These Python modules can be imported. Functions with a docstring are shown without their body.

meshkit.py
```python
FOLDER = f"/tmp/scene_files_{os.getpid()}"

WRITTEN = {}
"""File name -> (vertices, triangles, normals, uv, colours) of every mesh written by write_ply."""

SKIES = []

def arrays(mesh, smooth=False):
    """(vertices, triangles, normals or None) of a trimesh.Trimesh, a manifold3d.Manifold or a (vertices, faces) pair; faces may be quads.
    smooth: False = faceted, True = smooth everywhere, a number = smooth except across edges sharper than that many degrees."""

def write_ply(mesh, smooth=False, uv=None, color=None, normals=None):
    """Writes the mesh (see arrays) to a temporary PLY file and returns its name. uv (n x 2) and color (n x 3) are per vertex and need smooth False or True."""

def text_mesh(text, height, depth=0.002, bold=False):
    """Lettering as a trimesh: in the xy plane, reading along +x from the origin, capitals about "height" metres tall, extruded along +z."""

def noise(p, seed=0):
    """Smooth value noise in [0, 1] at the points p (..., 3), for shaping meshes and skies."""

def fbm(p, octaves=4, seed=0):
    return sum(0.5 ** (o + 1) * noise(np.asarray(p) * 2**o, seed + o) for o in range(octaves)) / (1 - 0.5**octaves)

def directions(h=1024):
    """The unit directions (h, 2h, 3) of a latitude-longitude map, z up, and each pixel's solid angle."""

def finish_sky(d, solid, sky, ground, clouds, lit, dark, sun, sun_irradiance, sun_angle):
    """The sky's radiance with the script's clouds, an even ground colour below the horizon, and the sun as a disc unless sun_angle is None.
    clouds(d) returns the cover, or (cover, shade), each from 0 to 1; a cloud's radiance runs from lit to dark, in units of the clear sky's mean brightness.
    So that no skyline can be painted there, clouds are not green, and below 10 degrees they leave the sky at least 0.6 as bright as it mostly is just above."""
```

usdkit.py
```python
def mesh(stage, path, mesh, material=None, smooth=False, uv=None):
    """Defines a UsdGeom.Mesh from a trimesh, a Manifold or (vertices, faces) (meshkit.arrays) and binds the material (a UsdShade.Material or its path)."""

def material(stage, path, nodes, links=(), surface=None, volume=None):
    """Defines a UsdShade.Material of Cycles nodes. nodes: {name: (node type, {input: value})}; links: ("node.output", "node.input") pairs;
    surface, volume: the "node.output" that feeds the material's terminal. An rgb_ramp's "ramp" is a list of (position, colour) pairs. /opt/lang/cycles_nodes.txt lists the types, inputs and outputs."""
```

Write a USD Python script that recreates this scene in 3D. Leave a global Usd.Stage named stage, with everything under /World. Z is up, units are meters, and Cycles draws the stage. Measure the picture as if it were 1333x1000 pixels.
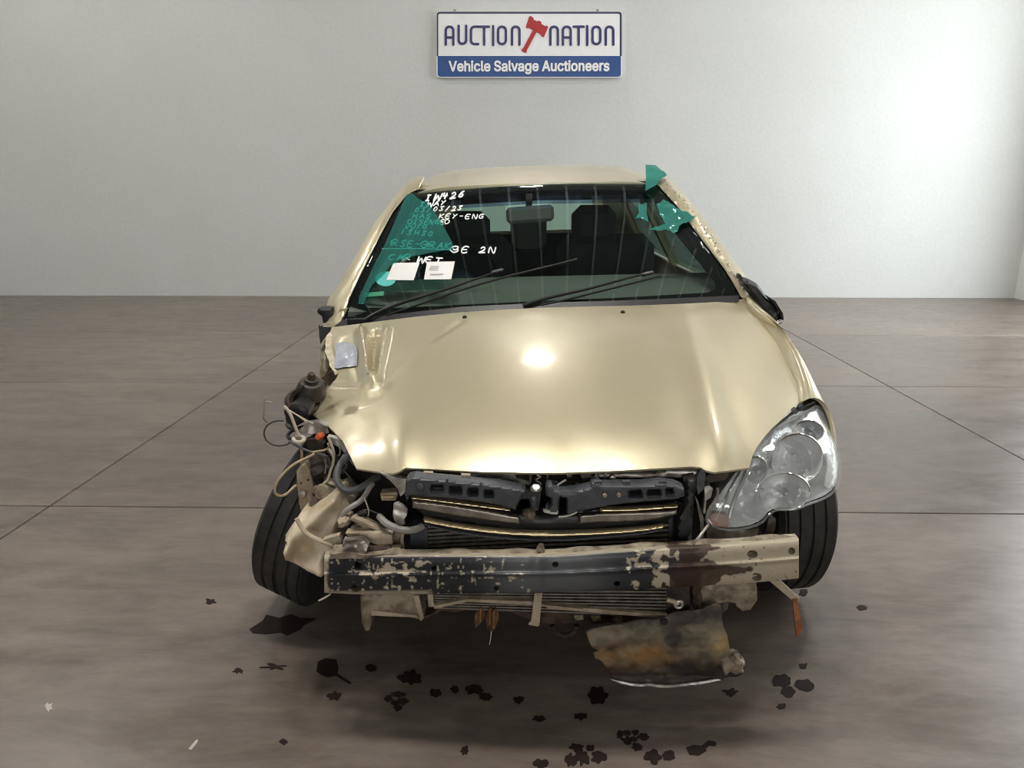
import math, random
import numpy as np
import trimesh, usdkit, meshkit
from pxr import Usd, UsdGeom, UsdLux, Gf, Sdf, Vt, UsdShade
from scipy.interpolate import RBFInterpolator, CubicSpline, PchipInterpolator
from scipy.spatial import Delaunay
from shapely.geometry import Polygon, LineString, Point, MultiPolygon
from shapely.ops import unary_union
from shapely import affinity, contains_xy

# ------------------------------------------------------------------ camera, light, exposure
stage = Usd.Stage.CreateInMemory()
UsdGeom.SetStageUpAxis(stage, 'Z'); UsdGeom.SetStageMetersPerUnit(stage, 1.0)
UsdGeom.Xform.Define(stage, '/World'); UsdGeom.Scope.Define(stage, '/World/Looks')
FPX, CAM_H = 950.0, 1.36                       # focal length in pixels of the 1333 wide frame, lens height
PITCH = math.atan(254 / FPX); YAW = math.atan(19 / FPX * math.cos(PITCH))
F_ = np.array([-math.sin(YAW) * math.cos(PITCH), math.cos(YAW) * math.cos(PITCH), -math.sin(PITCH)])
R_ = np.array([math.cos(YAW), math.sin(YAW), 0.0])
U_ = np.cross(R_, F_)
C_ = np.array([0, 0, CAM_H])
cam = UsdGeom.Camera.Define(stage, '/World/camera')
cam.CreateHorizontalApertureAttr(36.0); cam.CreateVerticalApertureAttr(27.0)
cam.CreateFocalLengthAttr(FPX / 1333 * 36.0); cam.CreateClippingRangeAttr(Gf.Vec2f(0.05, 200))
m4 = Gf.Matrix4d(*R_, 0, *U_, 0, *(-F_), 0, *C_, 1)
cam.AddTransformOp().Set(m4)
cam.CreateExposureAttr(0.5)

def rect_light(name, loc, aim, w, h, power, color):
    l = UsdLux.RectLight.Define(stage, '/World/' + name)
    l.CreateWidthAttr(w); l.CreateHeightAttr(h); l.CreateIntensityAttr(power); l.CreateColorAttr(Gf.Vec3f(*color))
    z = np.array(loc, float) - np.array(aim, float); z /= np.linalg.norm(z)
    x = np.cross([0, 0, 1.0], z); x = x / np.linalg.norm(x) if np.linalg.norm(x) > 1e-6 else np.array([1.0, 0, 0])
    y = np.cross(z, x)
    l.AddTransformOp().Set(Gf.Matrix4d(*x, 0, *y, 0, *z, 0, *map(float, loc), 1))
    return l
# daylight through the open roller doors behind the camera and in the right-hand wall; the lamps' own light is in their builder
rect_light('daylight_door_front', (1.0, -8.9, 2.4), (1.0, 0, 2.2), 5.0, 4.4, 2.5, (1.0, 0.97, 0.92))
rect_light('daylight_door_side', (6.5, 6.7, 2.2), (0, 6.7, 1.6), 3.2, 4.0, 5.0, (0.92, 0.97, 1.0))
dome = UsdLux.DomeLight.Define(stage, '/World/sky'); dome.CreateIntensityAttr(0.05); dome.CreateColorAttr(Gf.Vec3f(0.9, 0.95, 1.0))
LAMPS = [(-.15, 8.95, .24, 1.0, 'close to the back wall, in the middle'), (-1.35, 2.05, .30, 1.0, 'above the hood, leftmost of three'), (-.5, 2.05, .30, 1.0, 'above the hood, middle of three'), (1.0, 2.05, .30, .9, 'above the hood, rightmost of three'),
         (-5.4, 6.6, .30, 1.35, 'near the back wall on the left'), (4.4, 6.4, .30, 1.05, 'near the back wall on the right'), (-5.2, 2.2, .24, .6, 'left of the car'), (4.9, 1.6, .24, .6, 'right of the car'), (-1.1, -1.9, .24, .3, 'behind the camera on the left'), (1.3, -1.9, .24, .3, 'behind the camera on the right')]
LAMP_Z, LAMP_E = 6.6, 70.0                     # each lamp: x, y, radius, strength, where
CEIL_Z = 7.4

# ------------------------------------------------------------------ pixels and points
def rays(px, py):
    px, py = np.asarray(px, float), np.asarray(py, float)
    u, v = (px - 666.5) / FPX, (500 - py) / FPX
    return F_ + u[..., None] * R_ + v[..., None] * U_
def P(px, py, Y):                                # the point seen at a pixel, on the upright plane y = Y
    r = rays(px, py); return C_ + r * (np.asarray(Y, float) / r[..., 1])[..., None]
def PZ(px, py, z=0.0):                           # on the level plane
    r = rays(px, py); return C_ + r * ((z - CAM_H) / r[..., 2])[..., None]
def PX(px, py, x):
    r = rays(px, py); return C_ + r * (x / r[..., 0])[..., None]
def pix(p):
    q = np.asarray(p, float) - C_; d = q @ F_
    return np.stack([666.5 + FPX * (q @ R_) / d, 500 - FPX * (q @ U_) / d], -1)
def S_y(Y):                                      # surfaces as functions pixel -> point
    return (lambda px, py: P(px, py, np.full(np.shape(px), float(Y)))) if np.isscalar(Y) else (lambda px, py: P(px, py, Y(np.asarray(px, float), np.asarray(py, float))))
def S_fit(ctrl):                                 # a smooth surface through points given as (px, py, Y)
    c = np.array(ctrl, float); w = P(c[:, 0], c[:, 1], c[:, 2]); inv = 1 / ((w - C_) @ F_)
    rb = RBFInterpolator(c[:, :2] / 100, inv, kernel='thin_plate_spline')
    def f(px, py):
        px, py = np.asarray(px, float), np.asarray(py, float)
        k = rb(np.stack([px.ravel(), py.ravel()], -1) / 100).reshape(px.shape)
        return C_ + rays(px, py) / k[..., None]
    return f
def S_height(h, lo, hi):                         # where the pixel's ray first meets z = h(x, y)
    def f(px, py):
        r = rays(px, py); ys = np.linspace(lo, hi, 160)
        pts = C_ + r[..., None, :] * (ys / r[..., 1:2])[..., None]
        g = pts[..., 2] - h(pts[..., 0], pts[..., 1])
        below = g <= 0
        k = np.where(below.any(-1), below.argmax(-1), len(ys) - 1); k = np.clip(k, 1, None)
        g1, g0 = np.take_along_axis(g, k[..., None], -1)[..., 0], np.take_along_axis(g, k[..., None] - 1, -1)[..., 0]
        t = np.clip(g0 / np.where(abs(g0 - g1) < 1e-12, 1, g0 - g1), 0, 1)
        Y = ys[k - 1] + t * (ys[1] - ys[0])
        return C_ + r * (Y / r[..., 1])[..., None]
    return f
CROP = dict(A=(320, 440, 5.554), B=(320, 580, 4.546), C=(500, 590, 5.882), D=(700, 590, 5.554), E=(900, 500, 2.941), F=(420, 700, 3.921), G=(700, 700, 3.603), H=(430, 640, 10.0),
            W=(400, 200, 4.166), V=(700, 200, 3.921), S=(560, 0, 5.127), L=(0, 740, 2.02), N=(660, 740, 1.981), J=(400, 400, 11.11), K=(880, 600, 8.333))
def cr(k, pts):
    x, y, s = CROP[k]; a = np.array(pts, float); a[:, 0] = x + a[:, 0] / s; a[:, 1] = y + a[:, 1] / s
    return [tuple(q) for q in a]

# ------------------------------------------------------------------ mesh helpers
def tri_poly(poly, sp=None):
    """2-D triangulation of a shapely polygon: plain when sp is None, else with points about sp apart."""
    if sp is None:
        v, f = trimesh.creation.triangulate_polygon(poly, engine='earcut')
        return np.array(v), np.array(f)
    def ring(r):
        L = r.length; n = max(int(round(L / sp)), 3); c = np.array(r.coords)[:-1]
        out = []
        for a, b in zip(c, np.roll(c, -1, 0)):
            k = max(int(math.ceil(np.linalg.norm(b - a) / sp)), 1)
            out += [a + (b - a) * t / k for t in range(k)]
        return out
    pts = ring(poly.exterior)
    for h in poly.interiors: pts += ring(h)
    x0, y0, x1, y1 = poly.bounds
    gx, gy = np.meshgrid(np.arange(x0, x1, sp), np.arange(y0, y1, sp * .866)); gx = gx + (np.arange(len(gx)) % 2)[:, None] * sp / 2
    inner = poly.buffer(-sp * .45)
    if not inner.is_empty:
        k = contains_xy(inner, gx.ravel(), gy.ravel()); pts += list(np.stack([gx.ravel()[k], gy.ravel()[k]], -1))
    v = np.array(pts); v = v[np.unique(np.round(v, 7), axis=0, return_index=True)[1]]
    d = Delaunay(v); f = d.simplices; c = v[f].mean(1)
    a = v[f]; area = (a[:, 1, 0] - a[:, 0, 0]) * (a[:, 2, 1] - a[:, 0, 1]) - (a[:, 1, 1] - a[:, 0, 1]) * (a[:, 2, 0] - a[:, 0, 0])
    k = contains_xy(poly, c[:, 0], c[:, 1]) & (abs(area) > 1e-9 * sp * sp)
    f = f[k]; f[area[k] < 0] = f[area[k] < 0][:, ::-1]
    return v, f
def thicken(front, f, back):
    """A closed shell from a front sheet (faces f) and the matching back points."""
    n = len(front); e = np.vstack([f[:, [0, 1]], f[:, [1, 2]], f[:, [2, 0]]])
    key = {}
    for a, b in e: key[(a, b)] = 1
    rim = [(a, b) for a, b in e if (b, a) not in key]
    side = []
    for a, b in rim: side += [[b, a, a + n], [b, a + n, b + n]]
    ff = np.vstack([f, f[:, ::-1] + n, np.array(side)]) if side else np.vstack([f, f[:, ::-1] + n])
    m = trimesh.Trimesh(np.vstack([front, back]), ff, process=False)
    if m.volume < 0: m.invert()
    return m
def polys(pts, holes=()):
    p = pts if hasattr(pts, 'area') else Polygon(pts)
    p = p.buffer(0)
    for h in holes: p = p.difference(h if hasattr(h, 'area') else Polygon(h))
    return [g for g in getattr(p, 'geoms', [p]) if g.area > 0]
def plate(pts, S, th, sp=None, holes=(), puff=0, pw=6, rough=0, seed=0, d=(0, 1, 0)):
    """A solid plate: an outline, where it stands (S: pixel -> point, or a distance), how thick. puff rounds its front edge; rough dents it."""
    if not callable(S): S = S_y(S)
    out = []
    for g in polys(pts, holes):
        v, f = tri_poly(g, sp)
        w = S(v[:, 0], v[:, 1])
        if np.ndim(w) == 1: w = P(v[:, 0], v[:, 1], w)      # S gave distances
        if puff:
            b = np.array([g.boundary.distance(Point(q)) for q in v]); t = np.clip(1 - b / pw, 0, 1)
            w = w + np.outer(puff * (1 - np.sqrt(np.clip(1 - t * t, 0, 1))), d)
        if rough: w = w + np.outer(rough * (meshkit.fbm(w * 28, 3, seed) - .5) * 2, d)
        out.append(thicken(w, f, w + np.outer(np.full(len(w), th), d)))
    return join(out)
def join(ms): return trimesh.util.concatenate(ms) if len(ms) > 1 else ms[0]
def rrect(x0, y0, x1, y1, r):
    return Polygon([(x0 + r, y0 + r), (x1 - r, y0 + r), (x1 - r, y1 - r), (x0 + r, y1 - r)]).buffer(r, quad_segs=3)
def disc(x, y, rx, ry=None, n=14): return [(x + rx * math.cos(a), y + (ry or rx) * math.sin(a)) for a in np.linspace(0, 2 * math.pi, n, endpoint=False)]
def curve(pts, n=8):
    p = np.array(pts, float)
    if len(p) < 3: return np.array([p[0] + (p[1] - p[0]) * t for t in np.linspace(0, 1, n)])
    t = np.r_[0, np.cumsum(np.linalg.norm(np.diff(p, axis=0), axis=1))]
    return CubicSpline(t, p)(np.linspace(0, t[-1], n * (len(p) - 1) + 1))
def tube(pts, r, sides=8, n=6, smooth=True):
    c = curve(pts, n) if smooth else np.array(pts, float)
    t = np.gradient(c, axis=0); t /= np.linalg.norm(t, axis=1, keepdims=True) + 1e-12
    a = np.cross(t[0], [0, 0, 1.0] if abs(t[0][2]) < .9 else [1.0, 0, 0]); A = []
    for k in range(len(c)):
        a = a - t[k] * (a @ t[k]); a /= np.linalg.norm(a) + 1e-12; A.append(a)
    A = np.array(A); B = np.cross(t, A); ang = np.arange(sides) * 2 * math.pi / sides
    rr = np.broadcast_to(np.asarray(r, float), (len(c),))
    v = c[:, None] + rr[:, None, None] * (np.cos(ang)[None, :, None] * A[:, None] + np.sin(ang)[None, :, None] * B[:, None])
    i, j = np.meshgrid(np.arange(len(c) - 1), np.arange(sides), indexing='ij')
    q = np.stack([i * sides + j, i * sides + (j + 1) % sides, (i + 1) * sides + (j + 1) % sides, (i + 1) * sides + j], -1).reshape(-1, 4)
    f = np.vstack([q[:, [0, 1, 2]], q[:, [0, 2, 3]]])
    v = np.vstack([v.reshape(-1, 3), c[0], c[-1]]); m, e = len(c) * sides, (len(c) - 1) * sides
    caps = [[m, (k + 1) % sides, k] for k in range(sides)] + [[m + 1, e + k, e + (k + 1) % sides] for k in range(sides)]
    me = trimesh.Trimesh(v, np.vstack([f, caps]), process=False)
    if me.volume < 0: me.invert()
    return me
def ptube(pts, r, **k): p = np.array(pts, float); return tube(P(p[:, 0], p[:, 1], p[:, 2]), r, **k)    # points as (px, py, Y)
def ctube(c, pts, Y, r, **k):
    q = cr(c, pts); Y = np.broadcast_to(np.asarray(Y, float), (len(q),)); return ptube([(a, b, y) for (a, b), y in zip(q, Y)], r, **k)
def basis(ax):
    ax = np.array(ax, float); ax /= np.linalg.norm(ax)
    x = np.cross([0, 0, 1.0] if abs(ax[2]) < .9 else [0, 1.0, 0], ax); x /= np.linalg.norm(x)
    return np.stack([x, np.cross(ax, x), ax], 1)
def lathe(prof, c, ax=(0, 0, 1), n=24):
    """prof: (radius, height) pairs turned about ax at c."""
    p = np.array(prof, float); a = np.arange(n) * 2 * math.pi / n
    v = np.stack([p[:, None, 0] * np.cos(a), p[:, None, 0] * np.sin(a), np.repeat(p[:, 1:2], n, 1)], -1).reshape(-1, 3)
    i, j = np.meshgrid(np.arange(len(p) - 1), np.arange(n), indexing='ij')
    q = np.stack([i * n + j, i * n + (j + 1) % n, (i + 1) * n + (j + 1) % n, (i + 1) * n + j], -1).reshape(-1, 4)
    f = np.vstack([q[:, [0, 1, 2]], q[:, [0, 2, 3]]])
    m = trimesh.Trimesh(v @ basis(ax).T + np.array(c, float), f, process=False)
    m.merge_vertices(); m.update_faces(m.nondegenerate_faces())
    return m
def rot(ax, deg): return trimesh.transformations.rotation_matrix(math.radians(deg), ax)
def cbox(size, c=(0, 0, 0), ch=.004, R=None):
    s = np.array(size, float) / 2; ch = min(ch, s.min() * .9); v = []
    for sx in (-1, 1):
        for sy in (-1, 1):
            for sz in (-1, 1):
                for k in range(3):
                    q = s - ch; q[k] = s[k]; v.append(q * (sx, sy, sz))
    m = trimesh.convex.convex_hull(np.array(v))
    if R is not None: m.apply_transform(R)
    m.apply_translation(c); return m
def grid(rows, th=0, d=None):
    """A sheet through rows of points, thickened inwards along d."""
    v = np.array(rows, float); a, b = v.shape[:2]; i, j = np.meshgrid(np.arange(a - 1), np.arange(b - 1), indexing='ij')
    q = np.stack([i * b + j, i * b + j + 1, (i + 1) * b + j + 1, (i + 1) * b + j], -1).reshape(-1, 4)
    f = np.vstack([q[:, [0, 1, 2]], q[:, [0, 2, 3]]]); v = v.reshape(-1, 3)
    return thicken(v, f, v + np.asarray(d) * th)

# ------------------------------------------------------------------ materials
LK = '/World/Looks/'
def mat(name, col, rough=.5, metal=0, col2=None, scale=8, lo=.4, hi=.6, bump=0, bscale=60, detail=4, coat=0, spec=.5, stretch=(1, 1, 1), rough2=None, coat_rough=.04, **kw):
    n = {'p': ('principled_bsdf', dict(base_color=col, roughness=rough, metallic=metal, coat_weight=coat, coat_roughness=coat_rough, specular_ior_level=spec, **kw))}; l = []
    if col2 is not None or bump or rough2 is not None:
        n['g'] = ('geometry', {}); n['mp'] = ('mapping', dict(scale=stretch)); l.append(('g.position', 'mp.vector'))
    if col2 is not None or rough2 is not None:
        n['n'] = ('noise_texture', dict(scale=scale, detail=detail, roughness=.6)); l.append(('mp.vector', 'n.vector'))
        n['r'] = ('map_range', dict(from_min=lo, from_max=hi, clamp=True)); l.append(('n.fac', 'r.value'))
    if col2 is not None:
        n['m'] = ('mix', dict(color1=col, color2=col2)); l += [('r.result', 'm.fac'), ('m.color', 'p.base_color')]
    if rough2 is not None:
        n['rr'] = ('map_range', dict(from_min=0, from_max=1, to_min=rough, to_max=rough2)); l += [('r.result', 'rr.value'), ('rr.result', 'p.roughness')]
    if bump:
        n['bn'] = ('noise_texture', dict(scale=bscale, detail=3)); n['b'] = ('bump', dict(strength=bump, distance=.004))
        l += [('mp.vector', 'bn.vector'), ('bn.fac', 'b.height'), ('b.normal', 'p.normal')]
    return usdkit.material(stage, LK + name, n, l, surface='p.BSDF')
def tint_mat(name, rough=.5, metal=0, bump=0, bscale=80, coat=0):
    n = {'a': ('attribute', dict(attribute='tint')), 'p': ('principled_bsdf', dict(roughness=rough, metallic=metal, coat_weight=coat))}; l = [('a.color', 'p.base_color')]
    if bump:
        n['g'] = ('geometry', {}); n['bn'] = ('noise_texture', dict(scale=bscale, detail=3)); n['b'] = ('bump', dict(strength=bump, distance=.003))
        l += [('g.position', 'bn.vector'), ('bn.fac', 'b.height'), ('b.normal', 'p.normal')]
    return usdkit.material(stage, LK + name, n, l, surface='p.BSDF')
def pane_mat(name, tint, gloss=(1, 1, 1), ior=1.5, rough=.0, extra=0.0, haze=None):
    f0 = ((ior - 1) / (ior + 1)) ** 2 * .8 + extra   # Schlick, alike from both sides of the thin pane
    return usdkit.material(stage, LK + name, {'t': ('transparent_bsdf', dict(color=tint)), 'g': ('glossy_bsdf', dict(color=gloss, roughness=rough)), 'w': ('layer_weight', dict(blend=.5)), 'q': ('math', dict(math_type='power', value2=5.0)),
        'a': ('math', dict(math_type='multiply_add', value2=.6, value3=f0, use_clamp=True)), 'x': ('mix_closure', {}),
        'd': ('diffuse_bsdf', dict(color=haze[1] if haze else (1, 1, 1))), 'h': ('mix_closure', dict(fac=haze[0] if haze else 0.0))}, [('w.facing', 'q.value1'), ('q.value', 'a.value1'), ('a.value', 'x.fac'), ('t.BSDF', 'h.closure1'), ('d.BSDF', 'h.closure2'), ('h.closure', 'x.closure1'), ('g.BSDF', 'x.closure2')], surface='x.closure')

# ------------------------------------------------------------------ prims
_used = {}
def fresh(parent, name):
    k = _used.get((parent, name), 0); _used[(parent, name)] = k + 1
    return f'{parent}/{name}' if k == 0 else f'{parent}/{name}_{k:03d}'
def thing(name, label, cat, base=(0, 0, 0), group=None, kind=None):
    x = UsdGeom.Xform.Define(stage, fresh('/World', name)); x.AddTranslateOp().Set(Gf.Vec3d(*map(float, base)))
    tag(x.GetPrim(), label, cat, group, kind); BASE[str(x.GetPath())] = np.array(base, float)
    return x
BASE = {}
def tag(prim, label=None, cat=None, group=None, kind=None):
    for k, v in (('label', label), ('category', cat), ('group', group), ('kind', kind)):
        if v: prim.SetCustomDataByKey(k, v)
def obj(name, mesh, material, parent=None, label=None, smooth=35, tint=None, cat=None, group=None, kind=None):
    up = str(parent.GetPath()) if parent is not None else '/World'
    base = BASE.get('/'.join(up.split('/')[:3]), np.zeros(3))
    if isinstance(mesh, list): mesh = join(mesh)
    mesh = mesh.copy(); mesh.apply_translation(-base)
    path = fresh(up, name)
    m = usdkit.mesh(stage, path, mesh, material, smooth=smooth if tint is None else (True if smooth is True else False))
    if tint is not None:
        UsdGeom.PrimvarsAPI(m).CreatePrimvar('tint', Sdf.ValueTypeNames.Color3fArray, 'vertex').Set(Vt.Vec3fArray.FromNumpy(np.asarray(tint, np.float32)))
    tag(m.GetPrim(), label, cat, group, kind)
    return m

# ------------------------------------------------------------------ the hall
WALL_Y, X0, X1, YF = 9.5, -8.2, 6.29, -9.0
def wall_material(name, col, col2):
    n = {'g': ('geometry', {}), 'n1': ('noise_texture', dict(scale=.55, detail=4, roughness=.55)), 'r1': ('map_range', dict(from_min=.35, from_max=.65, clamp=True)), 'm1': ('mix', dict(color1=col, color2=col2)),
         'n2': ('noise_texture', dict(scale=26, detail=4)), 'r2': ('map_range', dict(from_min=.3, from_max=.7, to_min=.97, to_max=1.02)),
         'm2': ('vector_math', dict(math_type='scale')), 'p': ('principled_bsdf', dict(roughness=.55, specular_ior_level=.3)), 'b': ('bump', dict(strength=.25, distance=.006))}
    l = [('g.position', 'n1.vector'), ('n1.fac', 'r1.value'), ('r1.result', 'm1.fac'), ('g.position', 'n2.vector'), ('n2.fac', 'r2.value'), ('m1.color', 'm2.vector1'), ('r2.result', 'm2.scale'),
         ('m2.vector', 'p.base_color'), ('n2.fac', 'b.height'), ('b.normal', 'p.normal')]
    return usdkit.material(stage, LK + name, n, l, surface='p.BSDF')
M_wall = wall_material('wall_paint', (.595, .61, .59), (.625, .64, .625))
M_white = mat('white_paint', (.85, .85, .84), .5)
def floor_material(name, k):
    n = {'g': ('geometry', {}), 'ms': ('mapping', dict(scale=(.5, 1.5, 1))), 'n1': ('noise_texture', dict(scale=3.0, detail=7, roughness=.66, distortion=.4)),
         'c1': ('rgb_ramp', dict(ramp=[(0, (.10, .078, .063)), (.36, (.138, .109, .090)), (.5, (.165, .132, .110)), (.64, (.195, .159, .134)), (1, (.25, .21, .18))])),
         'n2': ('noise_texture', dict(scale=.42, detail=3, roughness=.5)), 'r2': ('map_range', dict(from_min=.35, from_max=.65, to_min=.80 * k, to_max=1.14 * k)), 'm2': ('vector_math', dict(math_type='scale')),
         'n3': ('noise_texture', dict(scale=17, detail=6, roughness=.7)), 'r3': ('map_range', dict(from_min=.3, from_max=.7, to_min=.82, to_max=1.16)), 'm3': ('vector_math', dict(math_type='scale')),
         'nr': ('map_range', dict(from_min=.35, from_max=.65, to_min=.26, to_max=.40)), 'b': ('bump', dict(strength=.12, distance=.003)),
         'p': ('principled_bsdf', dict(specular_ior_level=.62))}
    l = [('g.position', 'ms.vector'), ('ms.vector', 'n1.vector'), ('n1.fac', 'c1.fac'), ('g.position', 'n2.vector'), ('n2.fac', 'r2.value'), ('c1.color', 'm2.vector1'), ('r2.result', 'm2.scale'),
         ('ms.vector', 'n3.vector'), ('n3.fac', 'r3.value'), ('m2.vector', 'm3.vector1'), ('r3.result', 'm3.scale'), ('m3.vector', 'p.base_color'), ('n1.fac', 'nr.value'), ('nr.result', 'p.roughness'),
         ('n3.fac', 'b.height'), ('b.normal', 'p.normal')]
    return usdkit.material(stage, LK + name, n, l, surface='p.BSDF')
M_slab = [floor_material('concrete_slab_%d' % i, k) for i, k in enumerate((1.0, .94, 1.05))]
M_joint = mat('joint_filler', (.05, .043, .038), .8)
fl = thing('floor', None, None, kind='structure')
xs = [X0, -6.81, -2.11, 2.59, X1]; ys = [YF, -7.4, -5.3, -3.25, -1.2, .85, 2.95, 5.07, 6.98, WALL_Y]
for i in range(len(xs) - 1):
    for j in range(len(ys) - 1):
        g = .0035
        obj('slab', cbox((xs[i + 1] - xs[i] - 2 * g, ys[j + 1] - ys[j] - 2 * g, .1), ((xs[i] + xs[i + 1]) / 2, (ys[j] + ys[j + 1]) / 2, -.05), .003), M_slab[(i * 2 + j) % 3], fl, smooth=False)
obj('joint_filler', cbox((X1 - X0 + .4, WALL_Y - YF + .4, .09), ((X0 + X1) / 2, (WALL_Y + YF) / 2, -.055), .001), M_joint, fl, smooth=False)
def wall(name, size, c, holes=(), m=M_wall):
    return obj(name, trimesh.creation.box(size, trimesh.transformations.translation_matrix(c)), m, smooth=False, kind='structure')
wall('wall_back', (X1 - X0 + .6, .3, CEIL_Z + .2), ((X0 + X1) / 2, WALL_Y + .15, CEIL_Z / 2 - .1))
wall('wall_left', (.3, WALL_Y - YF, CEIL_Z + .2), (X0 - .15, (WALL_Y + YF) / 2, CEIL_Z / 2 - .1))
def wall_with_door(name, a0, a1, d0, d1, top, at, axis):
    p = Polygon([(a0, -.2), (a1, -.2), (a1, CEIL_Z), (a0, CEIL_Z)]).difference(Polygon([(d0, -.3), (d1, -.3), (d1, top), (d0, top)]))
    m = trimesh.creation.extrude_polygon(p, .3, engine='earcut')
    v = m.vertices.copy(); m.vertices = np.stack([v[:, 0], at + v[:, 2], v[:, 1]], -1) if axis == 'x' else np.stack([at + v[:, 2], v[:, 0], v[:, 1]], -1)
    m.fix_normals(); return obj(name, m, M_white if axis == 'y' else M_wall, smooth=False, kind='structure')
wall_with_door('wall_right', YF, WALL_Y, 5.0, 8.4, 4.2, X1, 'y')
wall_with_door('wall_front', X0 - .3, X1 + .3, -1.6, 3.6, 4.7, YF - .3, 'x')
M_ceil = mat('ceiling_sheet', (.10, .105, .11), .5, .0)
M_seam = mat('ceiling_strap', (.8, .8, .8), .45)
cl = thing('ceiling', None, None, kind='structure')
obj('ceiling_sheet', trimesh.creation.box((X1 - X0 + .6, WALL_Y - YF + .6, .1), trimesh.transformations.translation_matrix(((X0 + X1) / 2, (WALL_Y + YF) / 2, CEIL_Z + .05))), M_ceil, cl, smooth=False)
for k, x in enumerate(np.arange(-7.5, 6.2, .62)):
    obj('ceiling_strap', cbox((.05, WALL_Y - YF - .1, .03), (x, (WALL_Y + YF) / 2, CEIL_Z - .016), .004), M_seam, cl, smooth=False)
M_lampbody = mat('lamp_housing', (.25, .26, .27), .4, .6)
for x, y, LAMP_R, gain, where in LAMPS:
    M_lamp = usdkit.material(stage, LK + 'lamp_glow_%d' % (gain * 100), {'e': ('emission', dict(color=(1, .965, .905), strength=LAMP_E * gain))}, surface='e.emission')
    t = thing('ceiling_lamp', 'round high-bay lamp hanging from the hall ceiling ' + where, 'lamp', (x, y, LAMP_Z), 'high-bay ceiling lamps')
    obj('housing', lathe([(0, .24), (.1, .24), (.13, .1), (LAMP_R + .05, .02), (LAMP_R + .05, -.01), (LAMP_R + .02, -.012), (LAMP_R + .02, .015), (.12, .09), (0, .09)], (x, y, LAMP_Z), n=20), M_lampbody, t)
    obj('lens', lathe([(0, .012), (LAMP_R, .012), (LAMP_R, .002), (0, 0)], (x, y, LAMP_Z), n=24), M_lamp, t, smooth=False)
    obj('suspension_rod', tube([(x, y, LAMP_Z + .2), (x, y, CEIL_Z + .02)], .012, smooth=False), M_lampbody, t)

# ------------------------------------------------------------------ the sign on the back wall
SY = WALL_Y - .05
M_signw = mat('sign_white', (.86, .86, .87), .35); M_signb = mat('sign_blue', (.022, .075, .25), .35); M_navy = mat('sign_navy', (.028, .03, .13), .35); M_red = mat('sign_red', (.42, .012, .02), .35); M_navyf = mat('sign_border', (.03, .035, .09), .4)
sg = thing('wall_sign', 'white and blue auctioneers sign with a red gavel on the back wall', 'sign', P(689, 58, SY))
def sq(x0, y0, x1, y1, r): return affinity.affine_transform(rrect(x0, y0, x1, y1, r), [1 / 5.127, 0, 0, 1 / 5.127, 560, 0])
Sp = lambda d: (lambda px, py: P(px, py, np.full(np.shape(px), SY - d)))
obj('panel', plate(sq(42, 76, 1280, 517, 22), Sp(0), .045), M_signw, sg, 'white panel', smooth=False)
obj('blue_band', plate(sq(50, 374, 1273, 512, 18).union(sq(50, 374, 1273, 440, 1)), Sp(.002), .004), M_signb, sg, 'blue band along the bottom', smooth=False)
obj('border', plate(sq(44, 78, 1279, 514, 20).difference(sq(54, 91, 1266, 600, 12)).difference(sq(30, 374, 1290, 600, 1)), Sp(.002), .004), M_navyf, sg, 'dark border line', smooth=False)
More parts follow.
